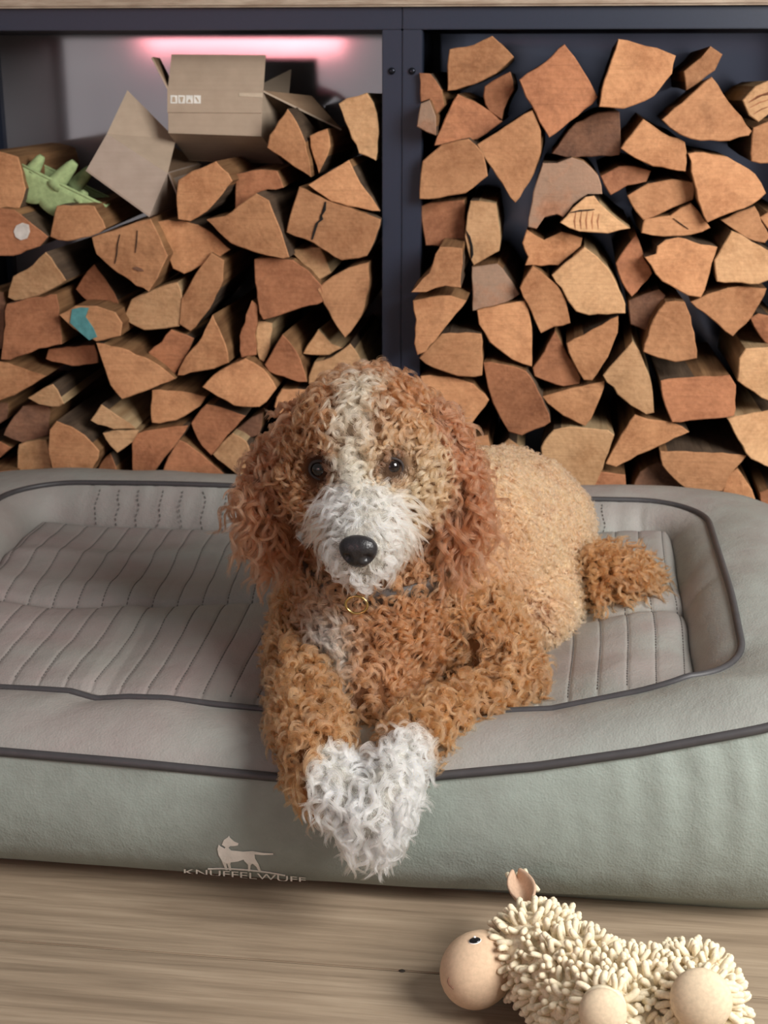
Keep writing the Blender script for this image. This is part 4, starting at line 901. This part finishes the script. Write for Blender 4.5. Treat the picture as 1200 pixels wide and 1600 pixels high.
def near(P, lim):
    d = np.full(len(P), 9.0)
    for e in EYES: d = np.minimum(d, np.linalg.norm(P-e, axis=1))
    dn = np.linalg.norm((P-NOSE)*[1, .8, 1.1], axis=1); return (d > lim) & (dn > .0185)
def eye_d(P): return np.minimum(np.linalg.norm(P-EYES[0], axis=1), np.linalg.norm(P-EYES[1], axis=1))
def away_eye(P):
    a, b = (np.linalg.norm(P-e, axis=1) for e in EYES); return np.where((a < b)[:, None], away(P, EYES[0]), away(P, EYES[1]))
floor_ok = lambda P: P[:, 2] > .13
fur('back_fur', ['body'], 42000, lambda P: .015+.006*sstep(-.5, -.62, P[:, 1]), .0030, 1.3, .45, .0042, 16, 8, .00021, lambda P, N: DOWN*.6 + np.array([.3, .6, 0]), lambda P: P[:, 2] > .12, label='short woolly golden fur of the back and flank')
fur('chest_fur', ['chest', 'neck'], 15000, .027, .0062, 1.5, .40, .0046, 26, 14, .00022, lambda P, N: DOWN + 0*N, floor_ok, label='curly brown chest fur with a white patch')
fur('head_fur', ['skull'], 17000, lambda P: .027*(.34+.66*sstep(.018, .055, eye_d(P))), lambda P: .0068*(.4+.6*sstep(.015, .045, eye_d(P))), 1.6, .45, .0044, 28, 15, .00022, lambda P, N: away(P, np.array([HX, -.73, .50]))*.6 + away_eye(P)*1.3*(eye_d(P) < .03)[:, None] + DOWN*.25, lambda P: near(P, .0125), label='tight brown curls of the head with a white blaze')
fur('muzzle_fur', ['muzzle', 'chin'], 22000, lambda P: .018+.026*sstep(-.815, -.77, P[:, 1])*sstep(.014, .036, np.abs(P[:, 0]-HX-.01)), .0042, .8, .25, .004, 16, 11, .0002, lambda P, N: np.column_stack([np.sign(P[:, 0]-HX-.012)*.9*sstep(.0, .02, np.abs(P[:, 0]-HX-.012)), np.full(len(P), .35), np.full(len(P), -.8)]), lambda P: near(P, .0125), label='long white and cream fur of the muzzle and chin', wob=.25, cvar=.08)
for s_, nm in ((-1, 'earl'), (1, 'earr')):
    fur('ear_fur', [nm], 16000, lambda P: .045+.02*sstep(.46, .38, P[:, 2]), .0062, 1.9, .18, .0048, 28, 18, .00022, lambda P, N: DOWN + np.array([s_*.15, 0, 0]) + 0*N, None, label='long wavy red-brown ear fur')
fur('leg_fur', ['legr', 'legl'], 16000, .026, .0062, 1.4, .45, .0046, 26, 14, .00022, lambda P, N: DOWN*.6 + np.array([0, -.6, 0]) + 0*N, lambda P: P[:, 2] > .14, label='curly brown fur of the front legs')
fur('paw_fur', ['pawr', 'pawl'], 20000, .028, .0056, 1.1, .36, .0046, 26, 13, .0002, lambda P, N: DOWN + np.array([.1, -.1, 0]) + 0*N, None, label='white curly paw fur', cvar=.06)
fur('tail_fur', ['tail'], 20000, .034, .0046, 1.6, .62, .0040, 24, 13, .00022, lambda P, N: np.array([.8, -.1, -.2]) + 0*N, None, label='bushy curly tail fur')
# ------------------------------------------------------------------ plush sheep on the floor, lying on its side with the feet towards us
M['suede'] = plain('toy_suede', srgb(204, 176, 148), .9, 0, .15, 260, .08); M['pad'] = plain('toy_foot_suede', srgb(212, 192, 164), .95, 0, .1, 300, .1); M['suede_d'] = plain('toy_suede_ear', srgb(190, 160, 136), .9, 0, .15, 260, .1)
M['wool'] = plain('toy_chenille', srgb(228, 214, 186), .95, 0, .1, 420, .14); M['toy_black'] = plain('toy_eye_black', srgb(18, 18, 20), .15); M['toy_white'] = plain('toy_eye_white', srgb(240, 240, 240), .3)
M['toy_thread'] = plain('toy_thread', srgb(120, 84, 66), .8)
sh = empty('toy_sheep', onZ(960, 1570, 0), 'cream plush toy sheep with noodle fleece lying on the wooden floor', 'plush toy')
hc_ = onZ(838, 1492, .055); bc = onZ(1000, 1588, .058); nk = onZ(900, 1535, .056)
fc_ = onZ(751, 1511, .046)
b2c = onZ(1078, 1572, .060)
prims = [(b2c, np.array([.045, .052, .050])), (hc_, np.array([.042, .046, .042])), (nk, np.array([.05, .045, .046])), (bc, np.array([.088, .058, .052])), (hc_ + [.012, .032, -.008], np.array([.032, .034, .034]))]
legs = [(onZ(925, 1600, .055), onZ(942, 1578, .062)), (onZ(1075, 1588, .060), onZ(1096, 1556, .072))]
pads = [(onY(942, 1578, bc[1]-.068), .0205), (onY(1096, 1556, bc[1]-.055), .0260)]
low = [(onZ(905, 1660, .022), .021), (onZ(1060, 1665, .022), .024)]
bm = bmesh.new()
def blob(c, r): bmesh.ops.create_icosphere(bm, subdivisions=3, radius=1.0, matrix=Matrix.Translation(Vector(c)) @ Matrix.Diagonal((*r, 1)))
for c, r in prims: blob(c, r)
for (p, r), c0 in list(zip(pads, (nk + [.03, -.02, 0], bc + [.05, -.01, 0]))) + list(zip(low, (nk + [.02, -.02, -.03], bc + [.04, -.02, -.025]))):
    for s in np.linspace(0, .86, 6): blob(c0 + (p-c0)*s, (r*1.02,)*3)
me = bpy.data.meshes.new('fleece'); bm.to_mesh(me); bm.free()
tmp = bpy.data.objects.new('fleece_source', me); COL.objects.link(tmp)
rm = tmp.modifiers.new('fuse', 'REMESH'); rm.mode = 'VOXEL'; rm.voxel_size = .004
sm = tmp.modifiers.new('smooth', 'SMOOTH'); sm.iterations = 5; sm.factor = .6
bpy.context.view_layer.update()
fl_me = bpy.data.meshes.new_from_object(tmp.evaluated_get(bpy.context.evaluated_depsgraph_get())); bpy.data.objects.remove(tmp); fl_me.name = 'fleece'
fl_me.polygons.foreach_set('use_smooth', [True]*len(fl_me.polygons))
for v in fl_me.vertices:
    if v.co.z < .004: v.co.z = .004
fleece = link('fleece', fl_me, sh, M['wool'])
# face: egg with the snout to the left and down
fdir = onZ(700, 1548, .040) - onZ(790, 1478, .052); fdir /= np.linalg.norm(fdir); up_ = np.array([0, 0, 1.0]); up_ -= fdir*np.dot(up_, fdir); up_ /= np.linalg.norm(up_); sd_ = np.cross(up_, fdir)
Rf = np.column_stack([fdir, sd_, up_])
V, Fc = ellipsoid_data((0, 0, 0), (1, 1, 1), None, 36, 24); V2 = []
for v in V:
    x, y, z = v; k = 1 + .16*x - .10*x*x; V2.append(np.array([x*.044, y*.034*k, z*.037*k]))
V2 = np.array(V2) @ Rf.T + fc_
face = pydata('face', V2, Fc, sh, M['suede'], True)
bvf = BVHTree.FromPolygons([Vector(v) for v in V2], Fc)
def on_face(x, y, lift=.0):
    d = Vector(ray(x, y)).normalized(); h, n, i, _ = bvf.ray_cast(Vector(CAM), d); return np.array(h)+np.array(n)*lift, np.array(n)
ep, en = on_face(742, 1470)
a1 = np.cross(en, [0, 0, 1]); a1 /= np.linalg.norm(a1); a2 = np.cross(en, a1); th = .6
b1_ = a1*math.cos(th)+a2*math.sin(th); b2_ = -a1*math.sin(th)+a2*math.cos(th); Re = np.column_stack([b1_, b2_, en])
ew = ellipsoid('eye', ep, (.0062, .0042, .0012), sh, M['toy_white'], Re); ellipsoid('pupil', ep+en*.0006, (.0057, .0038, .0015), ew, M['toy_black'], Re)
hp, hn = on_face(742, 1467); ellipsoid('highlight', hp+hn*.0018, (.0012, .0018, .0006), ew, M['toy_white'], Re, 12, 8)  # catchlight of the eye put in as a small white shape
tube('mouth_stitch', [on_face(x, y, .0004)[0] for x, y in ((702,1528),(700,1533),(702,1538),(706,1542),(709,1545))], .0008, sh, M['toy_thread'], 6)
# ear: folded suede leaf
ea, eb = onZ(824, 1424, .070), onZ(808, 1376, .078); V = []; nu_, nw_ = 12, 8
ed_ = eb-ea; el = np.linalg.norm(ed_); ed_ /= el; es = np.cross(ed_, [0, -.5, .85]); es /= np.linalg.norm(es); en2 = np.cross(es, ed_)
for i in range(nu_+1):
    for j in range(nw_+1):
        s, w = i/nu_, (j/nw_-.5)*2; hw = .0140*math.sin(math.pi*(.12+.84*s))**.75
        V.append(ea + ed_*(s*el*1.05) + es*(w*hw) + en2*(.018*w*w*(1-.3*s) + .004*s))
ear = pydata('ear', V, [(i*(nw_+1)+j, i*(nw_+1)+j+1, (i+1)*(nw_+1)+j+1, (i+1)*(nw_+1)+j) for i in range(nu_) for j in range(nw_)], sh, M['suede_d'], True)
so = ear.modifiers.new('thick', 'SOLIDIFY'); so.thickness = .004; so.offset = 0; sb = ear.modifiers.new('round', 'SUBSURF'); sb.levels = 1; sb.render_levels = 1
for p, r in pads + low:
    d = CAM*[.35, 1, .35] - p; d[2] = .25; d /= np.linalg.norm(d); q = np.cross(d, [0, 0, 1]); q /= np.linalg.norm(q)
    ellipsoid('foot_pad', p + d*r*.30, (r*1.02, r*1.06, r*.62), sh, M['pad'], np.column_stack([q, np.cross(d, q), d]))
# noodles
def noodle_mesh(bend, seed):
    pts = [np.array([bend*.004*s*s, 0, .0135*s]) for s in np.linspace(-.1, .9, 5)]; rr = [.0028, .0032, .0033, .0033, .0029]
    pts.append(pts[-1]+np.array([0, 0, .0017])); rr.append(.0011); v, f = tube_data(pts, rr, 7)
    m = bpy.data.meshes.new('noodle'); m.from_pydata([tuple(map(float, x)) for x in v], [], f); m.polygons.foreach_set('use_smooth', [True]*len(f)); m.materials.append(M['wool']); m.update(); return m, np.array(v), f
NM = [noodle_mesh(b, i) for i, b in enumerate((0, .6, 1.2, -1.0))]
fl_me.calc_loop_triangles(); FV = np.array([v.co[:] for v in fl_me.vertices]); FN = np.array([v.normal[:] for v in fl_me.vertices]); FT = np.array([t_.vertices[:] for t_ in fl_me.loop_triangles])
fa = .5*np.linalg.norm(np.cross(FV[FT[:, 1]]-FV[FT[:, 0]], FV[FT[:, 2]]-FV[FT[:, 0]]), axis=1)
cand = FV[FT[rng.choice(len(FT), 9000, p=fa/fa.sum())]].mean(1); keep_p = []
kd = []
grid = {}
for p in cand:                                      # even spacing
    key = tuple((p/.0064).astype(int)); hit = False
    for dx in (-1, 0, 1):
        for dy in (-1, 0, 1):
            for dz in (-1, 0, 1):
                for q in grid.get((key[0]+dx, key[1]+dy, key[2]+dz), ()):
                    if np.dot(p-q, p-q) < .0064**2: hit = True
    if hit or p[2] < .012: continue
    if np.linalg.norm((p-fc_)/[1, 1, 1]) < .033: continue
    if any(np.linalg.norm(p-pp) < r*1.12 for pp, r in pads+low): continue
    grid.setdefault(key, []).append(p); keep_p.append(p)
keep_p = np.array(keep_p)
# a few on the ear tip and brow
extra = [eb + ed_*.002 + es*w for w in (-.006, .004, .011)] + [ea + ed_*el*.6 + es*.017]
def nrm_at(p): return FN[np.argmin(np.sum((FV-p)**2, 1))]
mats_ = []
for i, p in enumerate(list(keep_p) + extra):
    n = nrm_at(p) if i < len(keep_p) else ed_ + es*rng.normal(0, .3)
    n = n + rng.normal(0, .30, 3) + np.array([0, 0, -.10]); n /= np.linalg.norm(n)
    q = Vector(n).to_track_quat('Z', 'X').to_matrix().to_4x4(); sc = rng.uniform(.8, 1.12)
    mats_.append((Matrix.Translation(Vector(p)) @ q @ Matrix.Rotation(rng.uniform(0, 6.28), 4, 'Z') @ Matrix.Scale(sc, 4), p, n, int(rng.integers(0, 4))))
score = [np.dot(CAM-p, n)/np.linalg.norm(CAM-p) - (0 if 680 < 600+F_PX*np.dot(p-CAM, RT)/np.dot(p-CAM, FW) < 1180 and 800-F_PX*np.dot(p-CAM, UP)/np.dot(p-CAM, FW) < 1605 else 5) for _, p, n, _ in mats_]
order = np.argsort(score)[::-1]; inv = (sh.matrix_basis @ fleece.matrix_basis).inverted()
RV, RF = [], []
for rank, i in enumerate(order):
    mt, p, n, k = mats_[i]
    if rank < 300:
        o = bpy.data.objects.new('noodle', NM[k][0]); COL.objects.link(o); o.parent = fleece; o.matrix_basis = inv @ mt
    else:
        b = len(RV); A3 = np.array(mt.to_3x3()); RV += list(NM[k][1] @ A3.T + np.array(mt.translation)); RF += [tuple(q+b for q in f) for f in NM[k][2]]
nr = pydata('noodle_pile', RV, RF, fleece, M['wool'], True)
nr.matrix_basis = inv; nr['kind'] = 'stuff'
print('noodles', len(mats_))
